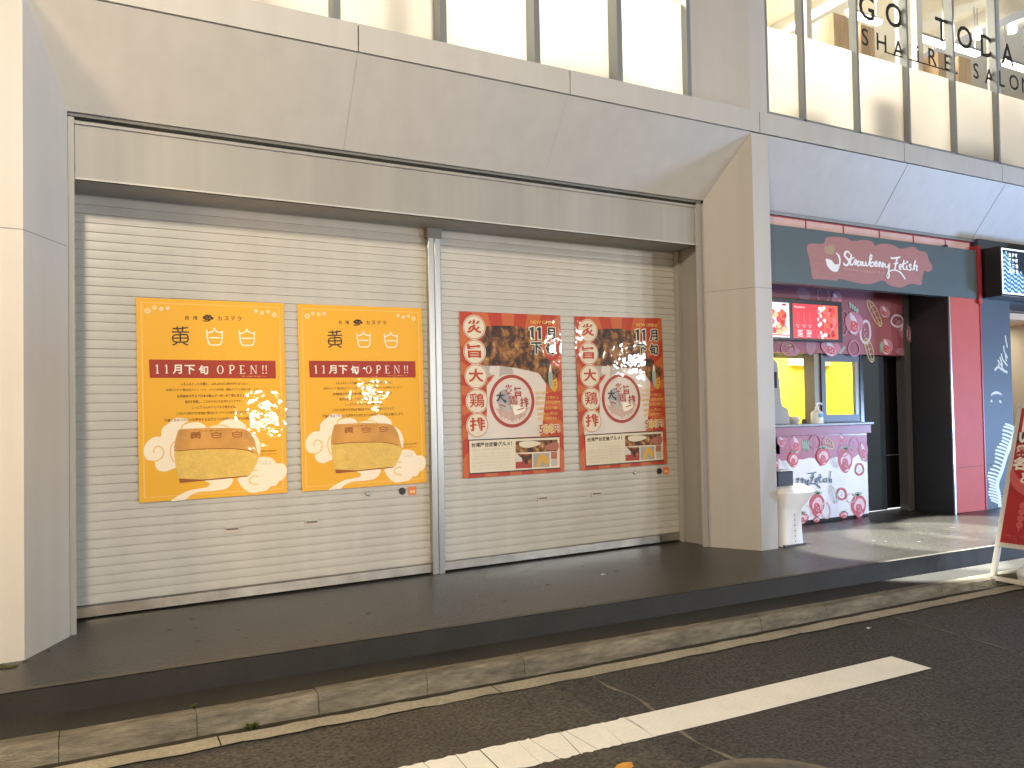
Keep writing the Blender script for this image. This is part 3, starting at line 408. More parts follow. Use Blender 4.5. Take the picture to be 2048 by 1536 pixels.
def scrap(x, y, z, r, label):
    m_ = MB(); m_.poly([(-r, -r*.5, 0), (r*.7, -r*.6, .004), (r, r*.5, .001), (-r*.3, r*.6, .006)], PAPER); m_.poly([(-r, -r*.5, 0), (-r*.3, r*.6, .006), (-r*.9, r*.5, .002)], PAPER)
    tag(m_.build('paper_scrap', loc=(x, y, z)), label, 'litter', 'paper scraps on the ground')
scrap(2.93, -.02, zplat(2.93)+.003, .022, 'tiny white paper scrap lying on the dark platform under the right shutter')
scrap(3.82, -1.33, zroad(3.82)+.008, .016, 'tiny white paper scrap on the asphalt beyond the end of the lane line')

# ------------------------------------------------------------------ the building
B = empty('commercial_building', (0, 0, 0), 'pale commercial building with slanted window bays over closed roller shutters and brightly lit upper windows', 'building')
D = .343; ZT = 3.158; ZL = 2.705; ZB = 3.327; PITCH = 4.835; YS = .70
def bay_frame(ox, name='bay'):
    xi0, xi1, xf0, xf1 = ox-.134, ox+4.176, ox-.309, ox+4.357
    # header bevel, panel joints
    js = [xf0, ox+1.33, ox+2.74, xf1]
    mb = MB()
    g = .003 if ox > 1 else .0007
    for k in range(3):
        a, b = js[k], js[k+1]
        inner = lambda x: xi0+(x-xf0)/(xf1-xf0)*(xi1-xi0)
        ga = g if k else 0; gb = g if k < 2 else 0
        ia = xi0 if k == 0 else a+.006; ib = xi1 if k == 2 else b+.006
        mb.poly([(ia+ga, D, ZL), (ib-gb, D, ZL), (b-gb, 0, ZT), (a+ga, 0, ZT)], PAINT)
    mb.poly([(xi0, D+.004, ZL+.012), (xi1, D+.004, ZL+.012), (xf1, .006, ZT+.008), (xf0, .006, ZT+.008)], JOINT if ox > 1 else mat('faint_seam', (.30, .295, .28), .6))
    mb.poly([(xi0, D, ZL), (xi0, D+.03, ZL+.006), (xi1, D+.03, ZL+.006), (xi1, D, ZL)], PAINT)
    mb.build('header_panel', B)
def pillar(ox):   # pillar whose front face is ox..ox+.169
    a, b = ox, ox+.169; ia, ib = a-.181, b+.175
    mb = MB()
    zj = 1.99; zj2 = .45
    z0 = fz(a)-.03
    for z_lo, z_hi in ((z0, zj-.0012), (zj+.0012, ZT)):
        top = z_hi == ZT
        mb.poly([(a, 0, z_lo), (b, 0, z_lo), (b, 0, z_hi), (a, 0, z_hi)], PAINT)
        zi = ZL if top else z_hi
        mb.poly([(ia, D, z_lo), (a, 0, z_lo), (a, 0, z_hi), (ia, D, zi)], PAINT)
        mb.poly([(b, 0, z_lo), (ib, D, z_lo), (ib, D, zi), (b, 0, z_hi)], PAINT)
    mb.prism([(ia+.01, D+.03), (ia+.01, D), (a+.006, .008), (b-.006, .008), (ib-.01, D), (ib-.01, D+.03)], z0, ZL-.01, JOINT)
    # returns: a narrow flange, then the reveal back to the shutter plane
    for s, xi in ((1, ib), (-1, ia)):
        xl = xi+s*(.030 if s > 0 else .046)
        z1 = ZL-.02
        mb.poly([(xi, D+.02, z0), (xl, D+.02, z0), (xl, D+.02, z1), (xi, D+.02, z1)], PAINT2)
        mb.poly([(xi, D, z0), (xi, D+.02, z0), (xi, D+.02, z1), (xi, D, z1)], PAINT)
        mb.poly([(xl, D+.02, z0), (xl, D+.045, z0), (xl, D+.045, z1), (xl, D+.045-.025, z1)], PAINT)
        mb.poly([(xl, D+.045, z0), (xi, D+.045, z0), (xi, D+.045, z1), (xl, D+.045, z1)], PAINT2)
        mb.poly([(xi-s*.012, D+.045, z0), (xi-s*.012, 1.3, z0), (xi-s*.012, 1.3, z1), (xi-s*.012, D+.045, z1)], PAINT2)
    # upper storey: the pillar goes on above the band
    mb.poly([(a, 0, ZB), (b, 0, ZB), (b, 0, 7.5), (a, 0, 7.5)], PAINT)
    zj3 = 4.25
    for s, x, xi in ((-1, a, a-.50), (1, b, b+.01)):
        for zl, zh in ((ZB, zj3-.003), (zj3+.003, 7.5)):
            mb.poly([(x, 0, zl), (xi, .11, zl), (xi, .11, zh), (x, 0, zh)], PAINT)
    mb.prism([(a-.5, .115), (a-.5, .3), (b+.01, .3), (b+.01, .115)], ZB, 7.5, PAINT2)
    return mb.build('pillar', B)
for k in range(-1, 3): pillar(-.478+PITCH*k)
for k in (-1, 0, 1, 2): bay_frame(PITCH*k)
# string course band: separate panels with open joints
mb = MB(); js = [-4.9, -3.5, -2.1, -.40, 1.332, 2.757, 4.44, 6.112, 7.516, 9.28, 10.9, 12.4, 14.1]
for a, b in zip(js, js[1:]): mb.box(a+.004, b-.004, -.006, .14, ZT+.008, ZB, PAINT)
mb.box(js[0], js[-1], .006, .13, ZT+.012, ZB-.01, JOINT)
mb.build('string_course', B)
# lintel wall over the roller shutters
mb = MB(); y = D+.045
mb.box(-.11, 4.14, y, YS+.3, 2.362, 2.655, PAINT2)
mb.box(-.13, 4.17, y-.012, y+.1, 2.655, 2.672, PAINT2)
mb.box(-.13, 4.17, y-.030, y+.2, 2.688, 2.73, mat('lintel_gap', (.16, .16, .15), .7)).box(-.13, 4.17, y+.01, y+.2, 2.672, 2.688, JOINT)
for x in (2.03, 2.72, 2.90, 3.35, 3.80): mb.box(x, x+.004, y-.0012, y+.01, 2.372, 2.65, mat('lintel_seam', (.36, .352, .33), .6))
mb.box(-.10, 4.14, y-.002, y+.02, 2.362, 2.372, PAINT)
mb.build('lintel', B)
# body of the building behind and above
WALLM = mat('inner_wall', (.35, .34, .32), .8)
mb = MB()
mb.box(-5, 14.2, 2.3, 2.5, -.3, 3.2, mat('core_wall', (.12, .12, .12), .8))
mb.box(-5, 14.2, .15, 7, 3.17, 3.30, WALLM)       # floor slab
mb.box(-5, 14.2, 6.0, 6.2, 3.3, 7.5, mat('salon_back_wall', (.82, .76, .62), .7))
mb.box(-5, 14.2, .30, 6.2, 5.75, 5.95, mat('salon_ceiling', (.80, .74, .60), .7))
mb.box(-5, 14.2, 0, .16, 5.70, 7.5, PAINT)
for x in (-5, 4.38, 14.1): mb.box(x, x+.1, .31, 6, 3.3, 5.75, mat('salon_side_wall', (.80, .75, .64), .7))
mb.build('inner_structure', B)

# upper windows
FILM = bpy.data.materials.new('frosted_film'); FILM.use_nodes = True
n = FILM.node_tree.nodes; L = FILM.node_tree.links
for x_ in list(n): n.remove(x_)
o_ = n.new('ShaderNodeOutputMaterial'); mx = n.new('ShaderNodeMixShader'); tr = n.new('ShaderNodeBsdfTranslucent'); df = n.new('ShaderNodeBsdfDiffuse')
tr.inputs[0].default_value = (.90, .86, .78, 1); df.inputs[0].default_value = (.8, .78, .74, 1); mx.inputs[0].default_value = .3
L.new(tr.outputs[0], mx.inputs[1]); L.new(df.outputs[0], mx.inputs[2]); L.new(mx.outputs[0], o_.inputs[0])
GLASS = bpy.data.materials.new('clear_pane'); GLASS.use_nodes = True
n = GLASS.node_tree.nodes; L = GLASS.node_tree.links
for x_ in list(n): n.remove(x_)
o_ = n.new('ShaderNodeOutputMaterial'); mx = n.new('ShaderNodeMixShader'); tr = n.new('ShaderNodeBsdfTransparent'); gl = n.new('ShaderNodeBsdfGlossy'); fr = n.new('ShaderNodeMapRange'); lw = n.new('ShaderNodeLayerWeight'); pw = n.new('ShaderNodeMath'); pw.operation = 'POWER'; pw.inputs[1].default_value = 4
fr.inputs[3].default_value = .04; fr.inputs[4].default_value = .7; L.new(lw.outputs['Facing'], pw.inputs[0]); L.new(pw.outputs[0], fr.inputs[0]); gl.inputs['Roughness'].default_value = .02; tr.inputs[0].default_value = (.95, .96, .95, 1)
L.new(fr.outputs[0], mx.inputs[0]); L.new(tr.outputs[0], mx.inputs[1]); L.new(gl.outputs[0], mx.inputs[2]); L.new(mx.outputs[0], o_.inputs[0])
def window_row(xs, x_end0, x_end1, wdt, film_top, yg):
    xe = [x_end0]+xs+[x_end1]
    fr = MB()
    fr.box(x_end0, x_end1, max(.004, yg-.045), yg+.02, ZB-.02, ZB+.022, GREYMET)
    for x in xs:
        fr.box(x-wdt/2, x+wdt/2, .004, yg+.03, ZB+.0, 5.7, GREYMET)
    fr.box(x_end0, x_end0+.03, max(.006, yg-.05), yg+.03, ZB, 5.7, GREYMET); fr.box(x_end1-.03, x_end1, max(.006, yg-.05), yg+.03, ZB, 5.7, GREYMET)
    for a, b in zip(xe, xe[1:]):
        wn = MB().poly([(a+.004, yg, ZB+.02), (b-.004, yg, ZB+.02), (b-.004, yg, 5.7), (a+.004, yg, 5.7)], GLASS).build('window', B)
        MB().poly([(a+.006, yg+.010, ZB+.02), (b-.006, yg+.010, ZB+.02), (b-.006, yg+.010, film_top), (a+.006, yg+.010, film_top)], FILM).build('frosted_film', wn)
    fr.build('window_frame', B)
window_row([-.09, .56, 1.212, 1.866, 2.52, 3.17], -.30, 3.83, .042, 4.06, .10)
window_row([4.942, 5.573, 6.213, 6.857, 7.505, 8.15, 8.79], 4.526, 9.0, .024, 4.04, .045)
# lamps inside the salon, seen as bright fittings under the ceiling
SHADE = mat('salon_lamp_glow', (1, .95, .82), .5, emit=14)
def salon_lamp(x, y, z, kind):
    t = empty('ceiling_lamp', (x, y, z), {'bar': 'bright white bar lamp', 'spot': 'small bright spot lamp'}[kind]+' hanging inside the lit upstairs salon', 'lamp', kind+' lamps in the salon')
    if kind == 'bar':
        MB().box(-.24, .24, -.03, .03, -.02, .02, SHADE).build('tube', t)
        MB().box(-.25, .25, -.035, .035, .02, .05, ALU).box(-.2, -.19, -.005, .005, .05, 5.75-z, ALU).box(.19, .2, -.005, .005, .05, 5.75-z, ALU).build('holder', t)
    else:
        MB().lathe(0, 0, [(0, -.07), (.045, -.07), (.05, -.02), (.03, .06), (0, .06)], SHADE, 16).build('bulb', t)
        MB().box(-.006, .006, -.006, .006, .06, 5.75-z, ALU).build('rod', t)
    return t
for x, z, k in ((6.35, 5.2, 'spot'), (7.22, 5.2, 'bar'), (8.36, 5.18, 'bar'), (8.95, 5.2, 'bar'), (9.2, 5.46, 'spot'), (9.9, 5.68, 'spot'), (9.95, 5.2, 'bar'), (3.9, 5.25, 'spot')): salon_lamp(x, 1.2, z, k)
def inlight(x, y, z, e, sx, sy):
    l = lamp('salon_light', 'AREA', (x, y, z), (x, y, z-1), e*1.4, (1, .93, .80), sx, sy)
for x in (.6, 3.0): inlight(x, 1.7, 5.65, 150, 1.6, .8)
for x in (5.6, 7.6): inlight(x, 1.8, 5.65, 150, 1.6, .8)
# timber mirror stations and pale posts inside the salon
WOOD = mat('salon_wood', (.56, .40, .24), .55, var=.2, vscale=6, stretch=(6, 6, .6))
POST = mat('salon_post', (.62, .60, .55), .7)
for x0, x1, y0, h in ((.3, .9, .35, .55), (1.5, 1.75, .25, .75), (2.6, 3.3, .4, .45), (4.9, 5.3, .3, .4), (5.75, 6.1, .28, .62), (6.9, 7.5, .35, .5), (8.0, 8.3, .25, .66)):  # unseen boxes added to shade the lower part of the frosted film
    MB().box(x0, x1, y0, y0+.3, 3.3, 3.3+h, mat('shade_box_grey', (.22, .19, .16), .6)).box(x0-.01, x1+.01, y0-.01, y0+.31, 3.3+h, 3.32+h, WOOD).build('film_shade_box', B)
for x0, x1, zt in ((6.20, 6.42, 4.83), (6.58, 6.78, 4.80), (7.76, 7.99, 4.76), (8.11, 8.32, 4.79)):
    st_ = MB().box(x0, x1, .75, 1.02, 3.3, zt, WOOD); st_.build('mirror_station', B, bevel=.004)
for x0, x1 in ((6.01, 6.08), (7.39, 7.45), (7.65, 7.74), (8.98, 9.12)): MB().box(x0, x1, .9, .97, 3.3, 5.75, POST).build('salon_post', B)
MB().box(6.2, 14, 2.6, 2.75, 5.35, 5.75, POST).box(7.3, 7.5, .3, 6, 5.55, 5.75, POST).box(9.3, 9.5, .3, 6, 5.55, 5.75, POST).build('ceiling_beam', B)
# letters on the salon glass
BLACK = mat('black_vinyl', (.012, .012, .012), .5)
LETTERS_BIG =  [('G', 5.761, 4.448, 0.212), ('O', 6.113, 4.458, 0.212), ('T', 6.763, 4.469, 0.212), ('O', 7.099, 4.47, 0.212), ('D', 7.441, 4.455, 0.212), ('A', 7.766, 4.443, 0.212), ('Y', 8.132, 4.471, 0.212)]
LETTERS_SMALL =  [('S', 5.731, 4.19, 0.148), ('H', 5.939, 4.186, 0.148), ('A', 6.159, 4.174, 0.148), ('i', 6.421, 4.182, 0.148), ('R', 6.622, 4.195, 0.148), ('E', 6.835, 4.183, 0.148), ('S', 7.257, 4.188, 0.148), ('A', 7.461, 4.174, 0.148), ('L', 7.661, 4.186, 0.148), ('O', 7.857, 4.188, 0.148), ('N', 8.057, 4.189, 0.148)]
ar = Art(wall_fn(.0535))
for ch, x, z, h in LETTERS_BIG: ar.text(ch, x, -z, h, BLACK, 1, width=None, bold=.012)
for ch, x, z, h in LETTERS_SMALL: ar.text(ch, x, -z, h, BLACK, 1, bold=.008)
ar.line([(5.97, -4.112), (6.98, -4.112)], .012, BLACK, 1)
ar.build('window_lettering', B)

# ------------------------------------------------------------------ roller shutters
PITCHZ = .0507
def shutter(x0, x1, handles, lock):
    rs = MB()
    z = .075+fz((x0+x1)/2)-.0; zs = []
    prof = []
    z0 = .072
    nS = int((2.42-z0)/PITCHZ)
    for k in range(nS):
        b = z0+k*PITCHZ
        prof += [(YS+.0065, b), (YS+.0065, b+.0055), (YS+.0002, b+.007), (YS-.0006, b+.016), (YS-.0009, b+.028), (YS-.0005, b+.040), (YS+.0002, b+.0496)]
    for (ya, za), (yb, zb) in zip(prof, prof[1:]):
        s0 = fz(x0)*(1-za/2.4)*.9; s1 = fz(x1)*(1-za/2.4)*.9; t0 = fz(x0)*(1-zb/2.4)*.9; t1 = fz(x1)*(1-zb/2.4)*.9
        rs.poly([(x0, ya, za+s0), (x1, ya, za+s1), (x1, yb, zb+t1), (x0, yb, zb+t0)], SLAT)
    o = rs.build('roller_shutter', B)
    for p in o.data.polygons: p.use_smooth = True
    o.data.set_sharp_from_angle(angle=math.radians(28))
    mb = MB()
    for i in range(10):
        a = x0+(x1-x0)*i/10; b = x0+(x1-x0)*(i+1)/10
        mb.poly([(a, YS-.012, fz(a)+.012), (b, YS-.012, fz(b)+.012), (b, YS-.010, fz(b)+.066), (a, YS-.010, fz(a)+.066)], STEEL)
        mb.poly([(a, YS-.010, fz(a)+.066), (b, YS-.010, fz(b)+.066), (b, YS+.012, fz(b)+.074), (a, YS+.012, fz(a)+.074)], STEEL)
        mb.poly([(a, YS-.012, fz(a)+.012), (b, YS-.012, fz(b)+.012), (b, YS+.02, fz(b)+.010), (a, YS+.02, fz(a)+.010)], DARK)
    mb.build('bottom_rail', o)
    HM = mat('handle_plate', (.50, .45, .40), .4); HD = mat('handle_slot', (.16, .14, .12), .6)
    for hx, hz in handles:
        m_ = MB().box(hx-.044, hx+.044, YS-.0065, YS+.004, hz-.019, hz+.016, HM).box(hx-.044, hx+.044, YS-.012, YS-.0065, hz+.010, hz+.016, HM)
        m_.box(hx-.036, hx+.036, YS-.0072, YS-.0066, hz-.002, hz+.009, HD).build('handle', o)
    MB().lathe(0, 0, [(.016, 0), (.016, .006), (.012, .009), (0, .009)], mat('lock_metal', (.35, .34, .33), .35, metal=.8), 20).build('lock', o).matrix_basis = Matrix.Translation((lock[0], YS-.003, lock[1])) @ Matrix.Rotation(math.radians(90), 4, 'X')
    return o
shutter(-.115, 2.035, [(.718, .404), (1.199, .408)], (1.568, .569))
shutter(2.06, 4.165, [(2.892, .447), (3.366, .451)], (3.733, .597))
# centre post of the shutters
mb = MB(); x0, x1 = 2.004, 2.092
mb.box(x0, x0+.041, .655, .73, fz(2), 2.40, ALU).box(x1-.041, x1, .655, .73, fz(2), 2.40, ALU).box(x0+.038, x1-.038, .66, .73, fz(2), 2.36, mat('post_groove', (.2, .2, .2), .4, metal=.8))
mb.box(x0-.008, x1+.012, .648, .70, 2.29, 2.362, mat('post_cap', (.20, .19, .17), .6))
mb.build('shutter_post', B, bevel=.002)
MB().box(-.135, -.112, .62, .73, -.05, 2.40, PAINT2).build('shutter_guide', B)
MB().box(4.160, 4.20, .64, .73, 0, 2.40, mat('guide_rail', (.36, .35, .32), .5)).build('shutter_guide', B)
# ------------------------------------------------------------------ posters on the shutters
INK = dict(coat=.6, coat_r=.035, cbump=.13, cbscale=9)
P_YEL = mat('poster_yellow', (.80, .405, .02), .6, **INK); P_DARK = mat('print_dark_brown', (.035, .014, .008), .6, **INK)
P_CREAM = mat('print_cream', (.88, .77, .58), .6, **INK); P_PALE = mat('print_pale_orange', (.84, .50, .14), .6, **INK)
P_RED = mat('print_banner_red', (.34, .026, .010), .6, **INK); P_WHT = mat('print_white', (.86, .80, .68), .6, **INK)
P_CRUST = mat('print_crust', (.60, .29, .06), .6, var=.25, vscale=6, **INK); P_CAKE = mat('print_cake', (.70, .46, .10), .6, var=.14, vscale=9, var2=.1, v2scale=60, **INK)
P_CRUSTD = mat('print_crust_dark', (.30, .085, .01), .6, **INK); P_TXT = mat('print_body_text', (.10, .038, .006), .6, **INK)
P_ORED = mat('poster_red', (.45, .040, .008), .6, **INK); P_RAY = mat('poster_ray_orange', (.54, .120, .028), .6, **INK)
P_BAG = mat('print_bag', (.66, .60, .54), .6, var=.06, vscale=5, **INK); P_BAGD = mat('print_bag_shade', (.42, .38, .35), .6, **INK)
P_NAVY = mat('print_navy', (.018, .028, .035), .6, **INK); P_GREY = mat('print_grey', (.45, .42, .38), .6, **INK)
P_BOX = mat('print_box_cream', (.70, .63, .48), .6, **INK); P_STAMP = mat('print_stamp_red', (.36, .045, .03), .6, **INK)
P_HAT = mat('print_hatch', (.40, .13, .09), .6, **INK); P_GOLD = mat('print_gold', (.62, .36, .04), .6, **INK); P_BLUE = mat('print_blue_grey', (.34, .33, .34), .6, **INK)
P_GREEN = mat('print_bottle_green', (.30, .40, .34), .6, **INK)
def chicken_mat():
    m = mat('print_fried_chicken', (.3, .13, .03), .6, **INK); n = m.node_tree.nodes; L = m.node_tree.links; p = n['Principled BSDF']
    tc = n.new('ShaderNodeTexCoord'); mp = n.new('ShaderNodeMapping'); mp.inputs['Scale'].default_value = (1.15, 1, .9); mp.inputs['Rotation'].default_value = (0, .5, 0)
    t = n.new('ShaderNodeTexNoise'); t.inputs['Scale'].default_value = 11; t.inputs['Detail'].default_value = 9; t.inputs['Roughness'].default_value = .75; t.inputs['Distortion'].default_value = .6
    v = n.new('ShaderNodeTexVoronoi'); v.inputs['Scale'].default_value = 22; v.feature = 'F1'
    a = n.new('ShaderNodeMath'); a.operation = 'MULTIPLY_ADD'; a.inputs[1].default_value = -.22
    r = n.new('ShaderNodeValToRGB'); e = r.color_ramp.elements
    e[0].position = .24; e[0].color = (.014, .005, .003, 1); e[1].position = .64; e[1].color = (.66, .43, .17, 1)
    k = e.new(.36); k.color = (.085, .028, .008, 1); k = e.new(.45); k.color = (.28, .115, .025, 1); k = e.new(.54); k.color = (.44, .23, .06, 1)
    L.new(tc.outputs['Object'], mp.inputs[0]); L.new(mp.outputs[0], t.inputs['Vector']); L.new(mp.outputs[0], v.inputs['Vector'])
    L.new(v.outputs['Distance'], a.inputs[0]); L.new(t.outputs[0], a.inputs[2]); L.new(a.outputs[0], r.inputs[0]); L.new(r.outputs[0], p.inputs['Base Color'])
    return m
P_CHK = chicken_mat()
def mmfn(W, H): return lambda u, v, l: ((u-W/2)/1000, -l, (H/2-v)/1000)
def poly_serif(ar, ch, u, v, h, m, l):
    """small roman capitals drawn as strokes"""
    t, k = h*.05, h*.13; a, b = v-h/2, v+h/2
    if ch == 'O':
        out = [(u+h*.36*math.cos(x), v+h*.5*math.sin(x)) for x in [2*math.pi*i/32 for i in range(32)]]
        inn = [(u+h*.235*math.cos(x), v+h*.46*math.sin(x)) for x in [2*math.pi*i/32 for i in range(32)]]
        for i in range(32): j = (i+1) % 32; ar.quad([out[i], out[j], inn[j], inn[i]], m, l)
    else:
        sf = lambda x, y, w: ar.rect(x-w/2, y-t/2, x+w/2, y+t/2, m, l)
        if ch in 'PE1':
            x = u-h*.17 if ch != '1' else u
            ar.rect(x-k/2, a, x+k/2, b, m, l); sf(x, b-t/2, h*.32)
            if ch != '1': sf(x-h*.06, a+t/2, h*.2)
        if ch == '1': ar.poly([(u-k/2, a), (u-k/2, a+h*.14), (u-h*.2, a+h*.22), (u-h*.2, a+h*.17)], m, l)
        if ch == 'P':
            pts = smooth_line([(u-h*.14, a+t/2), (u+h*.12, a+t/2), (u+h*.26, a+h*.25), (u+h*.12, a+h*.52), (u-h*.14, a+h*.52)], 6)
            ar.line(pts, k*.8, m, l)
        if ch == 'E':
            ar.rect(u-h*.17, a, u+h*.26, a+t, m, l); ar.rect(u-h*.17, b-t, u+h*.30, b, m, l); ar.rect(u-h*.17, v-t/2, u+h*.16, v+t/2, m, l)
            ar.rect(u+h*.22, a, u+h*.26, a+h*.16, m, l); ar.rect(u+h*.26, b-h*.18, u+h*.30, b, m, l); ar.rect(u+h*.13, v-h*.09, u+h*.16, v+h*.09, m, l)
        if ch == 'N':
            ar.rect(u-h*.30, a, u-h*.25, b, m, l); ar.rect(u+h*.27, a, u+h*.32, b, m, l)
            ar.poly([(u-h*.34, a), (u-h*.20, a), (u+h*.32, b), (u+h*.24, b)], m, l); sf(u-h*.27, b-t/2, h*.22); sf(u+h*.29, a+t/2, h*.22)
        if ch == '!':
            ar.poly([(u-h*.075, a), (u+h*.075, a), (u+h*.02, v+h*.2), (u-h*.02, v+h*.2)], m, l); ar.ell(u, b-h*.09, h*.08, h*.08, m, l)
def sheet(name, W, H, m, label, group):
    t = MB(); t.box(-W/2000, W/2000, -.0, .0012, -H/2000, H/2000, m)
    return tag(t.build(name), label, 'poster', group)
def yellow_poster(label):
    A_ = ART['yellow']; W, H = 841, 1189; fn = mmfn(W, H)
    root = sheet('poster', W, H, P_YEL, label, 'yellow cake posters')
    # laminate margin
    ar = Art(fn)
    mg = 28
    ar.line([(mg, mg), (W-mg, mg), (W-mg, H-mg), (mg, H-mg)], 9, P_PALE, 1, closed=True)
    for x, y, r in A_['dots']: ar.ell(x, y, r, r, P_PALE, 2, n=14); ar.ring(x, y, r*.55, r*.55, 3, P_CREAM, 3, n=12)
    ar.build('border_print', root)
    ar = Art(fn)
    for k in ('cloudL', 'domeA', 'domeB', 'domeC', 'tail', 'cloudR'): ar.blob(A_[k], P_CREAM, 2, 4)
    for k in ('spiral', 'arcL', 'arcA', 'arcC', 'arcR', 'curl', 'curl2'): ar.line(A_[k], 7, P_PALE, 3, sm=5)
    ar.build('cloud_print', root)
    ar = Art(fn)
    ar.blob(A_['crust'], P_CRUST, 4, 3); ar.blob(A_['cake'], P_CAKE, 5, 3); ar.poly(A_['cakebase'], P_CRUSTD, 6); ar.line(A_['crustedge'], 5, P_CRUSTD, 6, sm=4)
    (hx, hy), (b1x, b1y), (b2x, b2y), (tx, ty) = A_['top']
    for dx, strokes in ((hx, A_['huang']), (b1x, A_['bai']), (b2x, A_['bai'])):
        cx = sum(p[0] for s_ in strokes for p in s_)/sum(len(s_) for s_ in strokes); cy = sum(p[1] for s_ in strokes for p in s_)/sum(len(s_) for s_ in strokes)
        for s_ in strokes: ar.line([(dx+(x-cx)*.62, hy+(y-cy)*.34) for x, y in s_], 5, P_CRUSTD, 6, sm=3)
    ar.text('台湾 ● カステラ', tx, ty, 9, P_CRUSTD, 6, width=190)
    ar.build('cake_picture', root)
    ar = Art(fn); ar.poly(A_['banner'], P_RED, 2); bn = ar.build('banner', root)
    ar = Art(fn); p = A_['pos']
    for k in ('n1', 'n2'): poly_serif(ar, '1', *p[k], 52, P_WHT, 4)
    for k, c in (('tsuki', '月'), ('shimo', '下'), ('jun', '旬')): ar.text(c, *p[k], 55, P_WHT, 4, bold=.022)
    for k in 'OPEN': poly_serif(ar, k, *p[k], 52, P_WHT, 4)
    for k in ('ex1', 'ex2'): poly_serif(ar, '!', *p[k], 52, P_WHT, 4)
    ar.text('※詳しくは店舗までお問い合わせください', *p['small'], 8, P_PALE, 4, width=145)
    ar.build('lettering', bn)
    ar = Art(fn)
    for s_ in A_['huang']: ar.line(s_, 8, P_DARK, 2, sm=5)
    for k in ('bai', 'bai2'):
        for s_ in A_[k]: ar.line(s_, 8.5, P_CREAM, 2, sm=5)
    for k, c in (('tai', '台'), ('wan', '湾'), ('ka', 'カ'), ('su', 'ス'), ('te', 'テ'), ('ra', 'ラ')): ar.text(c, *p[k], 25, P_DARK, 2, bold=.012)
    ex, ey = p['emb']
    for dx, dy, r in ((-18, -2, 12), (-6, -10, 12), (10, -9, 12), (22, 1, 10), (4, 4, 13), (-9, 6, 10)): ar.ell(ex+dx, ey+dy, r, r*.85, P_DARK, 2+.2*(dx % 3), n=14)
    ar.line([(ex-30, ey+18), (ex-5, ey+19), (ex+12, ey+12)], 6, P_DARK, 3, sm=4); ar.ring(ex-2, ey-1, 9, 7, 1.6, P_YEL, 4, n=14, a0=0, a1=4.5); ar.ring(ex+14, ey-3, 6, 5, 1.4, P_YEL, 4, n=12, a0=1, a1=5.5)
    for k, c in (('fan', 'ファン'), ('bai1', 'バイ'), ('bai2', 'バイ')): ar.text(c, *p[k], 17, P_PALE, 2)
    body = ['ふるふるとした食感と、ふわふわの口溶けがたまらない', '台湾カステラ“黄白白(ファン・バイ・バイ)”が大阪・梅田エリアに初めてオープン！', '台湾産卵の製法で日本の職人が一枚一枚丁寧に焼き上げ', '素材を厳選し、こだわりぬいた台湾カステラです。', 'しっとりふんわりとける食感をぜひ。', 'こだわりの卵だけの生地は“黄白白”オリジナルの台湾カステラです。', '皆様に最高の味わいを提供する出来立ての台湾カステラをお届けします。']
    for ((x, y), wd), t in zip(A_['body'], body): ar.text(t, x, y, 18, P_TXT, 2, width=wd, bold=.012)
    ar.text('INSTAGRAM', *A_['cred'][0], 9, P_TXT, 6, width=90); ar.text('ホームページ', *A_['cred'][1], 9, P_TXT, 6, width=90)
    ar.text('詳しくはこちら', *A_['cred'][2], 9, P_GREY, 6, width=80); ar.text('CHECK', *A_['cred'][3], 8, P_GREY, 6, width=60)
    ar.build('lettering', root)
    return root
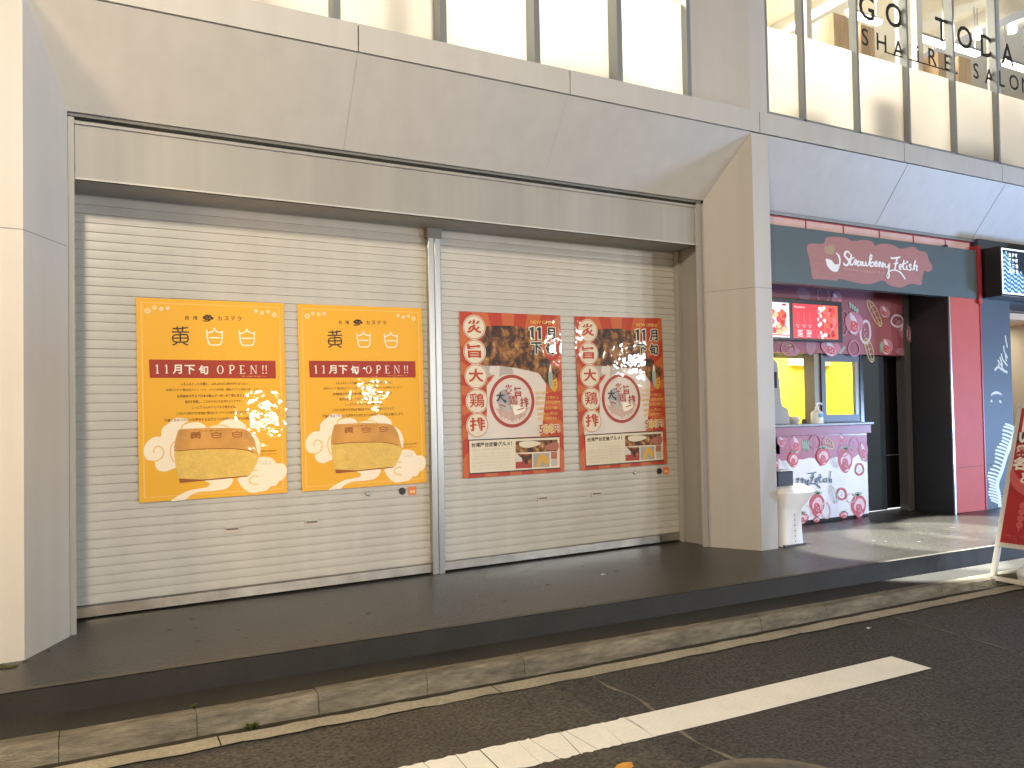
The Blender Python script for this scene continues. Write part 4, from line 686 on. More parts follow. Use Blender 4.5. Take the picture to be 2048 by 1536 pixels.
def red_poster(label):
    A_ = ART['red']; W, H = 824, 1168; fn = mmfn(W, H)
    root = sheet('poster', W, H, P_ORED, label, 'red fried chicken posters')
    ar = Art(fn); cx, cy = A_['ray0']
    # sunburst rays clipped to the sheet
    def edge(t):
        dx, dy = math.cos(t), math.sin(t); k = 1e9
        if dx > 1e-6: k = min(k, (W-cx)/dx)
        if dx < -1e-6: k = min(k, -cx/dx)
        if dy > 1e-6: k = min(k, (H-cy)/dy)
        if dy < -1e-6: k = min(k, -cy/dy)
        return (cx+dx*k, cy+dy*k), k
    n = 18
    for i in range(n):
        t0 = 2*math.pi*i/n+.06; t1 = t0+math.pi/n
        pts = [(cx, cy)]+[edge(t0+(t1-t0)*q/6)[0] for q in range(7)]
        ar.poly(pts, P_RAY, 1)
    ar.build('sunburst_print', root)
    ar = Art(fn)
    ck = A_['chicken']; jag = []
    for i, (x, y) in enumerate(ck):
        x2, y2 = ck[(i+1) % len(ck)]
        for k in range(3): jag.append((x+(x2-x)*k/3+random.uniform(-6, 6), y+(y2-y)*k/3+random.uniform(-6, 6)))
    ar.poly(jag, P_CHK, 2); ar.build('chicken_picture', root)
    ar = Art(fn); ar.poly(A_['bag'], P_BAG, 3); ar.poly(A_['bagshade'], P_BAGD, 4); ar.poly(A_['bagshade2'], P_BAGD, 4)
    sx, sy = A_['stamp']; rx, ry = A_['stampr']
    ar.ell(sx, sy, rx, ry, P_STAMP, 5, n=40); ar.ell(sx, sy, rx*.86, ry*.87, P_WHT, 6, n=40); ar.ell(sx, sy, rx*.83, ry*.84, P_STAMP, 7, n=40); ar.ell(sx, sy, rx*.82, ry*.83, P_BAG, 8, n=40)
    # hatched lower half with two little bull shapes
    for k in range(-14, 15):
        x = sx+k*rx*.052; yy = ry*.80*math.sqrt(max(0, 1-(k*.052/.8)**2))
        top = sy+ry*.30+abs(k)*-.6
        if sy+yy-6 > top: ar.line([(x, top), (x-2, sy+yy-random.uniform(2, 22))], 4.6, P_HAT, 9)
    ar.blob([(sx-.62*rx, sy-.25*ry), (sx-.3*rx, sy-.45*ry), (sx-.1*rx, sy-.2*ry), (sx-.1*rx, sy+.1*ry), (sx-.02*rx, sy+.3*ry), (sx-.3*rx, sy+.36*ry), (sx-.6*rx, sy+.2*ry)], P_BLUE, 10)
    ar.blob([(sx-.55*rx, sy+.05*ry), (sx-.2*rx, sy+.12*ry), (sx-.1*rx, sy+.38*ry), (sx-.35*rx, sy+.36*ry)], P_GREY, 11)
    ar.blob([(sx+.08*rx, sy+.16*ry), (sx+.5*rx, sy+.26*ry), (sx+.55*rx, sy+.38*ry), (sx+.1*rx, sy+.52*ry)], P_WHT, 11); ar.line([(sx+.2*rx, sy+.34*ry), (sx+.5*rx, sy+.28*ry)], 8, P_STAMP, 12, sm=2)
    ar.line([(sx-.55*rx, sy+.12*ry), (sx-.3*rx, sy+.2*ry)], 9, P_STAMP, 12)
    ar.ell(sx-.32*rx, sy, 9, 13, P_NAVY, 12, rot=-.5, n=12)
    T = A_['t']
    for k, c in (('en', '炎'), ('ji', '旨'), ('dai', '大'), ('kei', '鶏'), ('hai', '排')): [ar.text(c, T[k][0]+o_, T[k][1], 70, P_STAMP if k not in ('dai',) else P_NAVY, 13+.1*q_, bold=.0 if k == 'kei' else .03) for q_, o_ in enumerate((-1.5, 1.5) if k == 'kei' else (0,))]
    ar.build('bag_picture', root)
    ar = Art(fn)
    for (x, y), c in zip(A_['circles'], '炎旨大鶏排'):
        ar.ell(x, y, 88, 88, P_BOX, 14, n=36); ar.ell(x, y, 83, 83, P_ORED, 15, n=36); ar.ell(x, y, 79, 79, P_BOX, 16, n=36)
        if c == '鶏':
            for q_, (ox, oy) in enumerate(((-1.6, 0), (1.6, 0), (0, -1.6), (0, 1.6))): ar.text(c, x+ox, y-6+oy, 98, P_ORED, 17+q_*.2, width=112)
        else: ar.text(c, x, y-6, 96, P_ORED, 17, width=118, bold=.032)
        ar.text({'炎': 'イェン', '旨': 'ジー', '大': 'ダー', '鶏': 'ジー', '排': 'パイ'}[c], x, y+58, 11, P_GREY, 17)
    ar.build('title_roundels', root)
    ar = Art(fn)
    for k, c in (('n1', '1'), ('n2', '1'), ('tsuki', '月'), ('shimo', '下'), ('jun', '旬')):
        x, y = T[k]; h = 88
        if c == '1':
            for e, m, l in ((9, P_BOX, 18), (0, P_NAVY, 19)): ar.poly([(x-11-e, y+44+e), (x-11-e, y-24), (x-24-e, y-20+e), (x-24-e, y-34-e), (x-4, y-44-e), (x+11+e, y-44-e), (x+11+e, y+44+e)], m, l)
        else:
            for ox, oy in ((-7, 0), (7, 0), (0, -7), (0, 7), (-5, -5), (5, 5), (-5, 5), (5, -5)): ar.text(c, x+ox, y+oy, h, P_BOX, 18, bold=.035)
            ar.text(c, x, y, h, P_NAVY, 19, bold=.035)
    ar.text('NEW OPEN!', *T['newopen'], 26, P_PALE, 18, width=205, bold=.02)
    x, y = T['price']
    for dx, c, h in ((-62, '5', 62), (-18, '8', 62), (26, '0', 62), (70, '円', 50)):
        for ox, oy in ((-6, 0), (6, 0), (0, -6), (0, 6), (4, 4), (-4, -4)): ar.text(c, x+dx+ox, y+oy, h, P_BOX, 18, bold=.02)
        ar.text(c, x+dx, y, h, P_GOLD if c in '80' else P_STAMP, 19, bold=.012)
    lines = ['外はカリッと中はジューシー', 'こだわりのスパイスで味付けした', '秘伝のタレに漬け込み揚げた', '台湾の味を日本の職人が再現', '肉の旨味をぎゅっと閉じ込めた', '出来立ての味をどうぞ！！']
    for (a, b), t in zip(A_['vert'], lines): ar.text(t, (a[0]+b[0])/2, (a[1]+b[1])/2, 24, P_PALE if a[0] else P_BOX, 18, width=b[0]-a[0], bold=.02)
    bx, by = T['bottle']
    ar.blob([(bx-18, by-60), (bx+8, by-62), (bx+16, by-20), (bx+6, by+60), (bx-10, by+62), (bx-22, by)], P_GREEN, 17); ar.blob([(bx-8, by-100), (bx+4, by-100), (bx+6, by-58), (bx-14, by-58)], P_WHT, 17)
    ar.poly([(bx+14, by+5), (bx+52, by-10), (bx+56, by+60), (bx+30, by+95), (bx-2, by+70)], P_GOLD, 16); ar.line([(bx+25, by+25), (bx+45, by+18)], 6, P_STAMP, 17); ar.line([(bx+22, by+45), (bx+46, by+38)], 6, P_STAMP, 17)
    ar.build('lettering', root)
    ar = Art(fn); bxs = A_['box']
    ar.poly(bxs, P_BOX, 14); ar.line(bxs, 8, P_NAVY, 15, closed=True)
    ar.text('台湾屋台定番グルメ！', *A_['title'], 34, P_DARK, 15, width=A_['titlew'], bold=.03)
    tx = ['大鶏排とは、台湾の夜市で人気の大きなフライドチキン。', '外はサクサク、中はジューシーな食感で一度食べたら忘れられない。', '台湾の屋台では定番のグルメとして親しまれています。', '五香粉などのスパイスを効かせた味わいが特長です。', '当店では本場の味をそのままに一枚一枚丁寧に揚げております。', '揚げたてをぜひその場でお召し上がりください。', 'テイクアウトもできます。']
    for (x, y), t in zip(A_['lines'], tx): ar.text(t, x, y, 12, P_GREY, 15, width=A_['titlew']*random.uniform(.85, 1))
    ar.poly(A_['picA'], P_CHK, 15); ar.poly(A_['picB'], P_STAMP, 15); ar.poly(A_['picC'], P_BLUE, 15); ar.poly(A_['seal'], P_HAT, 15); ar.poly(A_['grey'], P_GREY, 15)
    c = lambda k, fx, fy: (A_[k][0][0]*(1-fx)+A_[k][1][0]*fx, A_[k][0][1]*(1-fy)+A_[k][3][1]*fy)
    ar.blob([c('picB', .1, 0), c('picB', .4, .02), c('picB', .62, .2), c('picB', .95, .02), c('picB', .95, .5), c('picB', .6, .75), c('picB', .45, .4)], P_CHK, 16)
    ar.rect(*c('picB', 0, 0), *c('picB', .38, .55), P_BAG, 15.5)
    ar.blob([c('picC', .15, .95), c('picC', .3, .3), c('picC', .55, .05), c('picC', .8, .25), c('picC', .95, .6), c('picC', .75, .95), c('picC', .55, .5), c('picC', .4, .9)], P_GOLD, 16)
    ar.blob([c('picA', .1, .1), c('picA', .4, .05), c('picA', .6, .3), c('picA', .35, .6), c('picA', .12, .5)], P_BOX, 16); ar.blob([c('picA', .72, .5), c('picA', 1, .25), c('picA', 1, .9), c('picA', .75, .9)], P_HAT, 16)
    ar.build('info_box', root)
    return root
def hang(o, cx, cz, rot): o.location = (cx, YS-.010, cz); o.rotation_euler = (-.004, -rot, 0)
py = yellow_poster('glossy yellow sponge cake poster on the left shutter, nearer the left pillar')
hang(py, .624, 1.199, .0078)
p2 = copy_tree(py); tag(p2, 'glossy yellow sponge cake poster on the left shutter, next to the metal centre post'); hang(p2, 1.552, 1.208, .013)
pr = red_poster('red and orange fried chicken poster on the right shutter, next to the metal centre post')
hang(pr, 2.662, 1.218, .0074)
p3 = copy_tree(pr); tag(p3, 'red and orange fried chicken poster on the right shutter, nearer the right pillar'); hang(p3, 3.622, 1.230, .02)
# small stickers under the posters
def sticker(kind, x, z, label):
    t = MB()
    if kind == 'round':
        t.lathe(0, 0, [(.024, 0), (.024, .002), (0, .002)], mat('sticker_black', (.02, .02, .02), .4), 20); name = 'round_sticker'
    else:
        t.box(-.027, .027, -.027, .027, 0, .002, mat('sticker_orange', (.75, .16, .02), .4)); t.box(-.018, .02, -.016, .004, .002, .0024, mat('sticker_print', (.85, .45, .2), .4)); name = 'square_sticker'
    o = t.build(name); o.matrix_world = Matrix.Translation((x, YS-.004, z)) @ Matrix.Rotation(math.radians(90), 4, 'X')
    return tag(o, label, 'sticker', 'stickers under the posters')
sticker('round', 1.807, .570, 'small round black sticker under the second yellow poster'); sticker('sq', 1.878, .569, 'small orange square sticker under the second yellow poster')
sticker('round', 3.969, .597, 'small round black sticker under the right-hand red poster'); sticker('sq', 4.034, .598, 'small orange square sticker under the right-hand red poster')

# ------------------------------------------------------------------ the dessert shop in the next bay
SH = empty('dessert_shop', (4.7, .3, fz(5)), 'red and navy dessert shop front with strawberry print and a lit yellow service window', 'shop front')
RED = mat('shop_red', (.36, .025, .035), .45, var=.06, vscale=4); PINKR = mat('pillar_red', (.52, .095, .075), .6, var=.05, vscale=6, bump=.06, bscale=30, spec=.3)
NAVY = mat('navy_panel', (.022, .034, .048), .38, var=.08, vscale=3); BLK = mat('black_door', (.006, .006, .007), .25)
TEAL = mat('sign_board_teal', (.062, .092, .10), .5, var=.05, vscale=4); S_PATCH = mat('sign_brush_pink', (.36, .155, .145), .55, var=.08, vscale=9, stretch=(1, 1, 5)); S_WH = mat('sign_white', (.80, .82, .83), .5)
S_CROWN = mat('sign_crown', (.38, .26, .15), .55); S_TAG = mat('sign_tag', (.50, .27, .24), .55)
F = dict(loc=(-4.7, -.3, -fz(5)))
def part(mb, name, parent=SH, bevel=0, smooth=False): return mb.build(name, parent, bevel, smooth, loc=(-4.7, -.3, -fz(5)) if parent == SH else None)
# fascia strip: pale panels with red battens and a grey trim under the bevel
mb = MB(); bat = [4.72, 5.31, 5.77, 6.24, 6.71, 7.18, 7.56]
PSTRIP = mat('fascia_pale', (.62, .40, .37), .5, var=.12, vscale=5)
for a, b in zip(bat, bat[1:]): mb.box(a, b-.012, .352, .42, 2.55, 2.66, PSTRIP); mb.box(b-.012, b, .348, .42, 2.55, 2.66, RED)
mb.box(4.70, 7.56, .345, .42, 2.66, 2.668, RED)
part(mb, 'fascia')
part(MB().box(4.70, 9.0, .343, .44, 2.675, 2.703, GREYMET), 'trim_rail')
# berry print wall
mb = MB().box(4.70, 7.02, .70, .78, 1.575, 2.60, mat('berry_wall_red', (.26, .05, .065), .5, var=.08, vscale=3)); wl = part(mb, 'wall_panel')
K_PINK = mat('berry_pink', (.45, .15, .20), .5); K_RED = mat('berry_red', (.48, .05, .055), .5); K_WH = mat('berry_white', (.62, .52, .58), .5); K_LEAF = mat('berry_leaf', (.27, .38, .27), .5)
K_YEL = mat('berry_leaf_outline', (.58, .47, .20), .5); K_MAUVE = mat('berry_mauve', (.32, .13, .17), .5)
K_LGRY = mat('berry_leaf_pale', (.50, .56, .52), .5); K_PALEP = mat('berry_pale_pink', (.72, .50, .54), .5)
def berry(ar, kind, x, z, rx, rz, rot, l):
    v = -z; c, q = math.cos(rot), math.sin(rot)
    T = lambda pts: [(x+(a*rx)*c-(b*rz)*q, v+(a*rx)*q+(b*rz)*c) for a, b in pts]
    body = [(0, -1), (.6, -.85), (1, -.3), (.85, .35), (.35, .9), (0, 1), (-.4, .85), (-.9, .3), (-1, -.35), (-.55, -.9)]
    if kind in ('b1', 'b2', 'b3', 'b4', 'b5'):
        ar.blob(T(body), {'b1': K_MAUVE, 'b2': K_PINK, 'b3': K_PINK, 'b4': K_MAUVE, 'b5': K_RED}[kind], l)
        if kind in ('b2', 'b3', 'b5'):
            ar.blob(T([(-.5, -.9), (.1, -.5), (.35, 0), (.5, .3), (.2, .85), (-.35, .8), (-.2, .4), (-.1, 0), (-.45, -.4)] if kind != 'b5' else [(.0, -.7), (.6, -.5), (.75, .1), (.3, .5), (.5, .75), (0, .85), (.1, .3), (-.5, .3), (-.6, -.2)]), K_WH if kind != 'b5' else K_PALEP, l+1)
            ar.blob(T([(-.3, -.2), (.3, -.1), (.4, .5), (0, .75), (-.4, .5)]), K_RED, l+2 if kind != 'b2' else l+2)
            for a, b in ((-.1, 0), (.15, .2), (-.05, .4), (.2, .45)): ar.ell(*T([(a, b)])[0], rx*.05, rz*.08, K_PALEP, l+3, n=8)
            if kind == 'b5':
                for k in range(5): ar.line(T([(0, -1), (-.6+.3*k, -1.3+.08*abs(k-2))]), rx*.16, K_LEAF, l+2)
        if kind == 'b4':
            for k in range(9): ar.line(T([(-.6+.15*k, -.7+.1*(k % 3)), (-.5+.17*k, .6-.2*(k % 2))]), rx*.1, K_WH if k % 2 else K_PINK, l+1)
    elif kind in ('r1', 'r2', 'r3', 'rw'):
        m = {'r1': K_PINK, 'r2': K_RED, 'r3': K_PALEP, 'rw': K_WH}[kind]
        ar.line(T([(math.cos(t)*(1+.06*math.sin(3*t)), math.sin(t)) for t in [6.283*k/22 for k in range(22)]]), min(rx, rz)*(.36 if kind in ('rw', 'r2') else .22), m, l+1, closed=True)
        if kind != 'r3':
            for a, b in ((-.2, -.2), (.2, .1), (-.1, .35)): ar.ell(*T([(a, b)])[0], rx*.07, rz*.1, m, l+1, n=8)
    elif kind == 'lf':
        for k in range(4): ar.blob(T([(-1+.5*k, -.6), (-.7+.5*k, -.9), (-.4+.45*k, .2), (-.55+.4*k, .9), (-.8+.45*k, .1)]), K_LEAF, l+1+k*.2, 3)
    elif kind in ('lo', 'lg', 'lg2'):
        m = {'lo': K_YEL, 'lg': K_LEAF, 'lg2': K_LGRY}[kind]
        if kind != 'lo': m = K_LGRY
        ar.line(T([(-1, -.4), (-.5, -.75), (.2, -.6), (.8, -.1), (1, .5), (.6, .7), (-.1, .5), (-.7, .15)]), min(rx, rz)*.12, m, l+1, closed=True, sm=3)
        ar.line(T([(-1, -.5), (0, 0), (.95, .5)]), min(rx, rz)*.1, m, l+1, sm=3)
        for k in range(4): ar.line(T([(-.5+.4*k, -.25+.2*k), (-.3+.45*k, -.62+.22*k)]), min(rx, rz)*.07, m, l+1); ar.line(T([(-.5+.4*k, -.25+.2*k), (-.45+.4*k, .2+.1*k)]), min(rx, rz)*.07, m, l+1)
ar = Art(lambda u, v, l: (u, .70-l, -v))
for i, a in enumerate(ART['wallprint']): berry(ar, *a, 1+(i % 5)*4)
ar.build('berry_print', wl)
# recess soffit behind the sign, side of the red column, guide rail
part(MB().box(4.70, 7.1, .36, .70, 2.50, 2.54, DARK), 'sign_soffit')
part(MB().box(7.02, 7.10, .70, .80, 0, 2.5, mat('rail_grey', (.16, .15, .14), .4, metal=.5)).box(7.00, 7.035, .685, .70, .05, 2.5, mat('rail_grey', (.16, .15, .14))), 'shutter_guide')
cl = MB(); cl.box(7.128, 7.592, .30, .95, .065, 2.54, PINKR)
colm = part(cl, 'column')
part(MB().box(7.116, 7.1275, .296, .97, .05, 2.60, mat('column_side_black', (.02, .022, .028), .4)), 'column_side')
MB().box(7.112, 7.130, .292, .306, .06, 2.5, ALU).box(7.590, 7.606, .292, .306, .06, 2.6, RED).box(7.13, 7.59, .2985, .302, .488, .493, mat('column_joint', (.2, .02, .03), .6)).build('edge_strip', colm)
# service counter
ct = MB(); ct.box(4.7, 6.43, .70, 1.0, .075, .845, mat('counter_white', (.72, .72, .74), .42))
cw = part(ct, 'service_counter')
ar = Art(lambda u, v, l: (u, .70-l, -v))
ar.poly([tuple((p[0], -p[1])) for p in ART['scallop']], mat('counter_red', (.34, .055, .075), .42), 1)
ar.rect(4.7, -.82, 5.30, -.68, mat('counter_red', (.34, .055, .075)), 1)
for i, a in enumerate(ART['counterprint']): berry(ar, *a, 2+(i % 5)*4)
ar.build('berry_print', cw)
ar = Art(lambda u, v, l: (u, .692-l, -v))
for s_ in ART['counterscript']: ar.line([(x, -z) for x, z in s_], .015, mat('counter_script_navy', (.02, .035, .06), .4), 1, sm=5, pen=.35)
ar.build('lettering', cw)
MB().box(4.7, 6.44, .655, 1.02, .835, .915, mat('counter_band', (.26, .045, .06), .4)).box(4.7, 6.45, .63, 1.05, .916, .938, mat('counter_top_grey', (.25, .26, .27), .35)).build('counter_top', cw, bevel=.003)
MB().box(4.7, 6.43, .715, .9, .04, .074, DARK).build('plinth', cw)
# service window: frame, sliding sash, pane, room behind
fw_ = MB(); FR = mat('window_frame_dark', (.05, .058, .07), .4, var=.05)
fw_.box(5.80, 5.875, .74, .86, .938, 1.575, mat('frame_bronze', (.16, .13, .09), .4, metal=.3)).box(5.875, 5.93, .725, .80, .938, 1.575, FR)
wf = part(fw_, 'service_window')
sa = MB(); sa.box(5.93, 6.43, .735, .775, 1.505, 1.575, FR).box(5.93, 6.43, .735, .775, .938, 1.012, FR).box(6.345, 6.40, .74, .77, 1.012, 1.505, mat('sash_stile_glass', (.23, .23, .17), .3)).box(6.40, 6.445, .73, .78, .938, 1.575, BLK)
sa.build('sash', wf)
MB().box(5.93, 6.35, .755, .759, 1.01, 1.508, GLASS).build('pane', wf)
KY = mat('kitchen_yellow', (.80, .66, .07), .6); KW = mat('kitchen_white', (.80, .78, .70), .6)
rm = MB(); rm.poly([(5.9, 1.9, .1), (8.5, 1.9, .1), (8.5, 1.9, 2.3), (5.9, 1.9, 2.3)], KY).poly([(4.9, 1.9, .1), (5.9, 1.9, .1), (5.9, 1.9, 2.3), (4.9, 1.9, 2.3)], KW)
rm.poly([(4.9, .8, 1.95), (8.5, .8, 1.95), (8.5, 1.9, 1.95), (4.9, 1.9, 1.95)], KW).poly([(7.3, 1.0, .1), (7.3, 1.9, .1), (7.3, 1.9, 2.3), (7.3, 1.0, 2.3)], KY)
rm.poly([(4.9, .8, .1), (4.9, 1.9, .1), (4.9, 1.9, 2.3), (4.9, .8, 2.3)], KW).poly([(4.9, .8, .6), (8.5, .8, .6), (8.5, 1.9, .6), (4.9, 1.9, .6)], KW)
rm.box(6.72, 7.30, 1.82, 1.897, 1.55, 1.80, KW)
rm.box(5.72, 5.76, 1.86, 1.897, .7, 1.8, mat('kitchen_trim', (.4, .36, .28), .6)).box(5.86, 5.89, 1.86, 1.897, .7, 1.8, mat('kitchen_trim', (.4, .36, .28)))
part(rm, 'kitchen_wall')
lamp('kitchen_light', 'AREA', (6.1, 1.3, 1.93), (6.1, 1.4, 0), 80, (1, .97, .86), 1.6, .4)
# door beside the counter
dr = MB(); dr.box(6.45, 6.83, .80, .84, .075, 1.574, NAVY)
d_ = part(dr, 'door_panel')
dd = MB(); dd.box(6.83, 7.10, .85, .88, .075, 1.574, BLK).box(6.83, 6.86, .84, .87, .075, 1.574, FR); part(dd, 'door')
part(MB().box(4.7, 7.1, .78, 1.3, 1.576, 1.62, DARK), 'door_head')
part(MB().poly([(6.42, .835, fz(6.4)+.006), (7.22, .855, fz(7.2)+.006), (7.22, .90, fz(7.2)+.018), (6.42, .88, fz(6.4)+.018)], mat('threshold_light', (.95, .97, 1), .5, emit=1.5)), 'threshold_glow')  # glowing strip stands in for light showing under the door
# sign over the counter
sg = empty('shop_sign', (4.7, .29, 2.1), 'wide teal shop sign with a pink brush patch and white script lettering', 'sign')
o = MB().box(4.70, 7.548, .288, .36, 2.105, 2.575, TEAL).build('sign_board', sg, loc=(-4.7, -.29, -2.1))
MB().box(7.549, 7.60, .270, .37, 2.06, 2.62, RED).build('end_trim', sg, loc=(-4.7, -.29, -2.1))
G_ = ART['sign']; fnS = lambda u, v, l: (u-4.7, .288-l-.29, -v-2.1)
flip = lambda pts: [(x, -z) for x, z in pts]
ar = Art(fnS); ar.poly(smooth_line(flip(G_['patch']), 3, True), S_PATCH, 1); ar.build('brush_patch', sg)
ar = Art(fnS); ar.poly(flip(G_['crown']), S_CROWN, 3); ar.blob(flip(G_['berrylow']), S_WH, 3, 4); ar.line(flip(G_['berryarc']), .022, S_WH, 3, sm=5, taper=True); ar.build('emblem', sg)
ar = Art(fnS)
for i, s_ in enumerate(G_['script']):
    ar.line(flip(s_), .021 if i not in (11, 0) else .026, S_WH, 3+i*.5, sm=6, pen=.4)
ar.ell(G_['dot'][0], -G_['dot'][1], .014, .012, S_WH, 3, n=10)
(tx0, tz0), (tx1, tz1) = G_['tag']
ar.text('Strawberry Specialty Shop', (tx0+tx1)/2, -(tz0+tz1)/2-.006, .03, S_TAG, 3, width=abs(tx1-tx0), bold=.01)
ar.build('lettering', sg)
# menu screens
mn = empty('menu_monitor', (5.2, .6, 1.67), 'black framed wide menu monitor with two glowing red menu screens on the berry wall', 'monitor')
lo = (-5.2, -.6, -1.67)
FRM = mat('monitor_frame', (.010, .010, .012), .3)
MB().box(4.72, 6.045, .62, .66, 1.675, 2.045, FRM).build('frame', mn, bevel=.004, loc=lo)
SCR = mat('screen_red', (.80, .02, .03), .4, emit=1.35); SCW = mat('screen_white', (1, .80, .82), .4, emit=1.35); SCP = mat('screen_pink', (.90, .16, .20), .4, emit=1.35); SCO = mat('screen_orange', (.90, .10, .03), .4, emit=1.35); SCD = mat('screen_dark_red', (.55, .01, .02), .4, emit=.8); SCY = mat('screen_cream', (1, .72, .35), .4, emit=1.0)
ar = Art(lambda u, v, l: (u-5.2, .62-l-.6, -v-1.67))
ar.rect(5.415, -2.003, 5.985, -1.698, SCR, 1)
ar.rect(5.80, -2.003, 5.985, -1.698, SCO, 2)
rs_ = random.Random(3)
for k in range(26): ar.ell(5.82+rs_.random()*.15, -1.72-rs_.random()*.26, .022, .022, [SCR, SCP, SCD, SCO, SCR][k % 5], 3+(k % 4)*.5, n=10)
for k in range(22): ar.ell(5.72+rs_.random()*.10, -1.71-rs_.random()*.27, .012+rs_.random()*.012, .018, [SCW, SCP, SCW][k % 3], 6+(k % 3)*.4, n=9)
ar.text('Strawberry', 5.50, -1.972, .022, SCW, 4, width=.13, bold=.02)
for c_ in range(3):
    x = 5.475+.075*c_
    for r_ in range(7): ar.rect(x-.006, -1.925+r_*.014, x+.006, -1.917+r_*.014, SCP, 4)
    ar.text('苺ミルク', x, -1.815, .012, SCW, 4, width=.05); ar.text('580', x, -1.797, .012, SCW, 4)
ar.line([(5.44, -1.775), (5.70, -1.775), (5.70, -1.708), (5.44, -1.708)], .003, SCP, 4, closed=True)
for c_ in range(2):
    for r_ in range(5): ar.rect(5.47+.11*c_, -1.769+r_*.0125, 5.52+.11*c_+rs_.random()*.02, -1.763+r_*.0125, SCW, 4)
ar.build('menu_screen', mn)
ar = Art(lambda u, v, l: (u-5.2, .62-l-.6, -v-1.67))
ar.rect(4.76, -2.003, 5.372, -1.698, SCW, 1)
for k in range(60): ar.ell(4.80+rs_.random()*.55, -1.74-rs_.random()*.18, .03, .028, [SCO, SCR, SCY, SCP, SCO][k % 5], 2+(k % 6)*.5, n=12)
ar.rect(4.76, -1.722, 5.372, -1.714, SCR, 6); ar.ell(5.31, -1.985, .03, .009, SCD, 6, n=12)
ar.build('menu_screen', mn)
# things on the counter
def pump_bottle(x, y, z):
    t = empty('pump_bottle', (x, y, z), 'white sanitiser pump bottle with a blue label standing on the service counter', 'pump bottle')
    W_ = mat('bottle_white', (.85, .86, .88), .3); s = 1.0
    MB().lathe(0, 0, [(0, 0), (.050, 0), (.054, .006), (.054, .085), (.046, .105), (.024, .118), (.020, .128), (0, .128)], W_, 24).build('body', t, smooth=True)
    MB().lathe(0, 0, [(.017, .126), (.017, .15), (.008, .152), (.008, .178), (0, .178)], W_, 16).tube([(-.005, 0, .178), (.03, 0, .182), (.062, 0, .180), (.064, 0, .168)], .0085, W_, 8).build('pump', t, smooth=True)
    m_ = MB()
    for a in range(-4, 4):
        p = lambda a, z: (.0548*math.sin(a*.16), -.0548*math.cos(a*.16), z)
        m_.poly([p(a, .055), p(a+1, .055), p(a+1, .09), p(a, .09)], mat('bottle_label', (.10, .32, .70), .4))
    m_.build('label', t)
pump_bottle(5.74, .67, .938)
bw = empty('bowl', (5.475, .70, .938), 'small pale stacked bowl on the service counter beside the grey machine', 'bowl')
MB().lathe(0, 0, [(0, 0), (.034, 0), (.055, .03), (.056, .042), (.050, .042), (.032, .01), (0, .008)], mat('bowl_grey', (.42, .45, .46), .4), 24).build('outer_bowl', bw, smooth=True)
MB().lathe(0, 0, [(.048, .043), (.062, .066), (.058, .068), (.044, .047)], mat('bowl_white', (.75, .73, .66), .4), 24).build('inner_bowl', bw, smooth=True)
tag(MB().lathe(0, 0, [(0, 0), (.022, 0), (.026, .02), (.02, .04), (0, .042)], mat('jar_dark', (.10, .09, .07), .4), 16).build('jar', smooth=True, loc=(5.70, .78, .938)), 'little dark jar behind the white pump bottle on the counter', 'jar')
GM = mat('machine_grey', (.30, .28, .25), .5)
gm = empty('counter_machine', (5.23, .72, .938), 'tall grey counter machine with a stepped side, half hidden by the pale pillar', 'machine')
def side_prism(pts, y0, y1, m):
    b = MB(); n_ = len(pts)
    b.poly([(x, y0, z) for x, z in pts], m); b.poly([(x, y1, z) for x, z in reversed(pts)], m)
    for i in range(n_):
        a, c = pts[i], pts[(i+1) % n_]; b.poly([(a[0], y0, a[1]), (a[0], y1, a[1]), (c[0], y1, c[1]), (c[0], y0, c[1])], m)
    return b
side_prism([(-.10, 0), (.175, 0), (.165, .08), (.15, .14), (.09, .16), (.075, .19), (.055, .42), (.04, .54), (.0, .575), (-.10, .575)], -.05, .06, GM).build('housing', gm, bevel=.006)
MB().box(-.07, .02, -.056, -.05, .32, .46, DARK).build('display', gm)
# white bin stand behind the pillar
bn = empty('bin_stand', (4.715, .10, fz(4.8)), 'white flared bin stand with a black box on top beside the pale pillar', 'bin stand')
BW = mat('bin_white', (.78, .79, .80), .4)
def rr(hx, hy, z, cx=0, cy=0, n=6, r=.35):
    pts = []
    for qx, qy, a0 in ((1, 1, 0), (-1, 1, 90), (-1, -1, 180), (1, -1, 270)):
        k = min(hx, hy)*r
        for i in range(n+1):
            t = math.radians(a0+90*i/n); pts.append((cx+qx*(hx-k)+k*math.cos(t), cy+qy*(hy-k)+k*math.sin(t), z))
    return pts
b_ = MB(); prof = [(.120, .105, 0), (.112, .098, .02), (.106, .094, .18), (.108, .096, .27), (.125, .11, .30), (.165, .135, .36), (.185, .15, .405), (.175, .14, .43), (.13, .11, .455)]
rings = [rr(hx, hy, z, -.02+(hx-.11)*.25, .0) for hx, hy, z in prof]
for A, C_2 in zip(rings, rings[1:]):
    for k in range(len(A)): b_.poly([A[k], A[(k+1) % len(A)], C_2[(k+1) % len(A)], C_2[k]], BW)
b_.poly(rings[-1], BW); b_.build('stand', bn, smooth=True)
MB().box(-.15, .012, -.075, .085, .452, .565, mat('bin_box_black', (.012, .012, .013), .4)).build('ashtray_box', bn, bevel=.004)
MB().box(-.12, -.02, -.07, .08, .566, .578, BW).build('lid', bn, bevel=.004)
MB().box(-.129, .09, -.108, .11, -.012, .012, mat('bin_foot', (.08, .08, .075), .6)).build('foot', bn)
m_ = MB()
for k in range(6): m_.box(-.012, -.004, -.099, -.09, .03+.04*k, .038+.04*k, mat('bin_rivet', (.15, .15, .15), .5))
m_.build('rivets', bn)

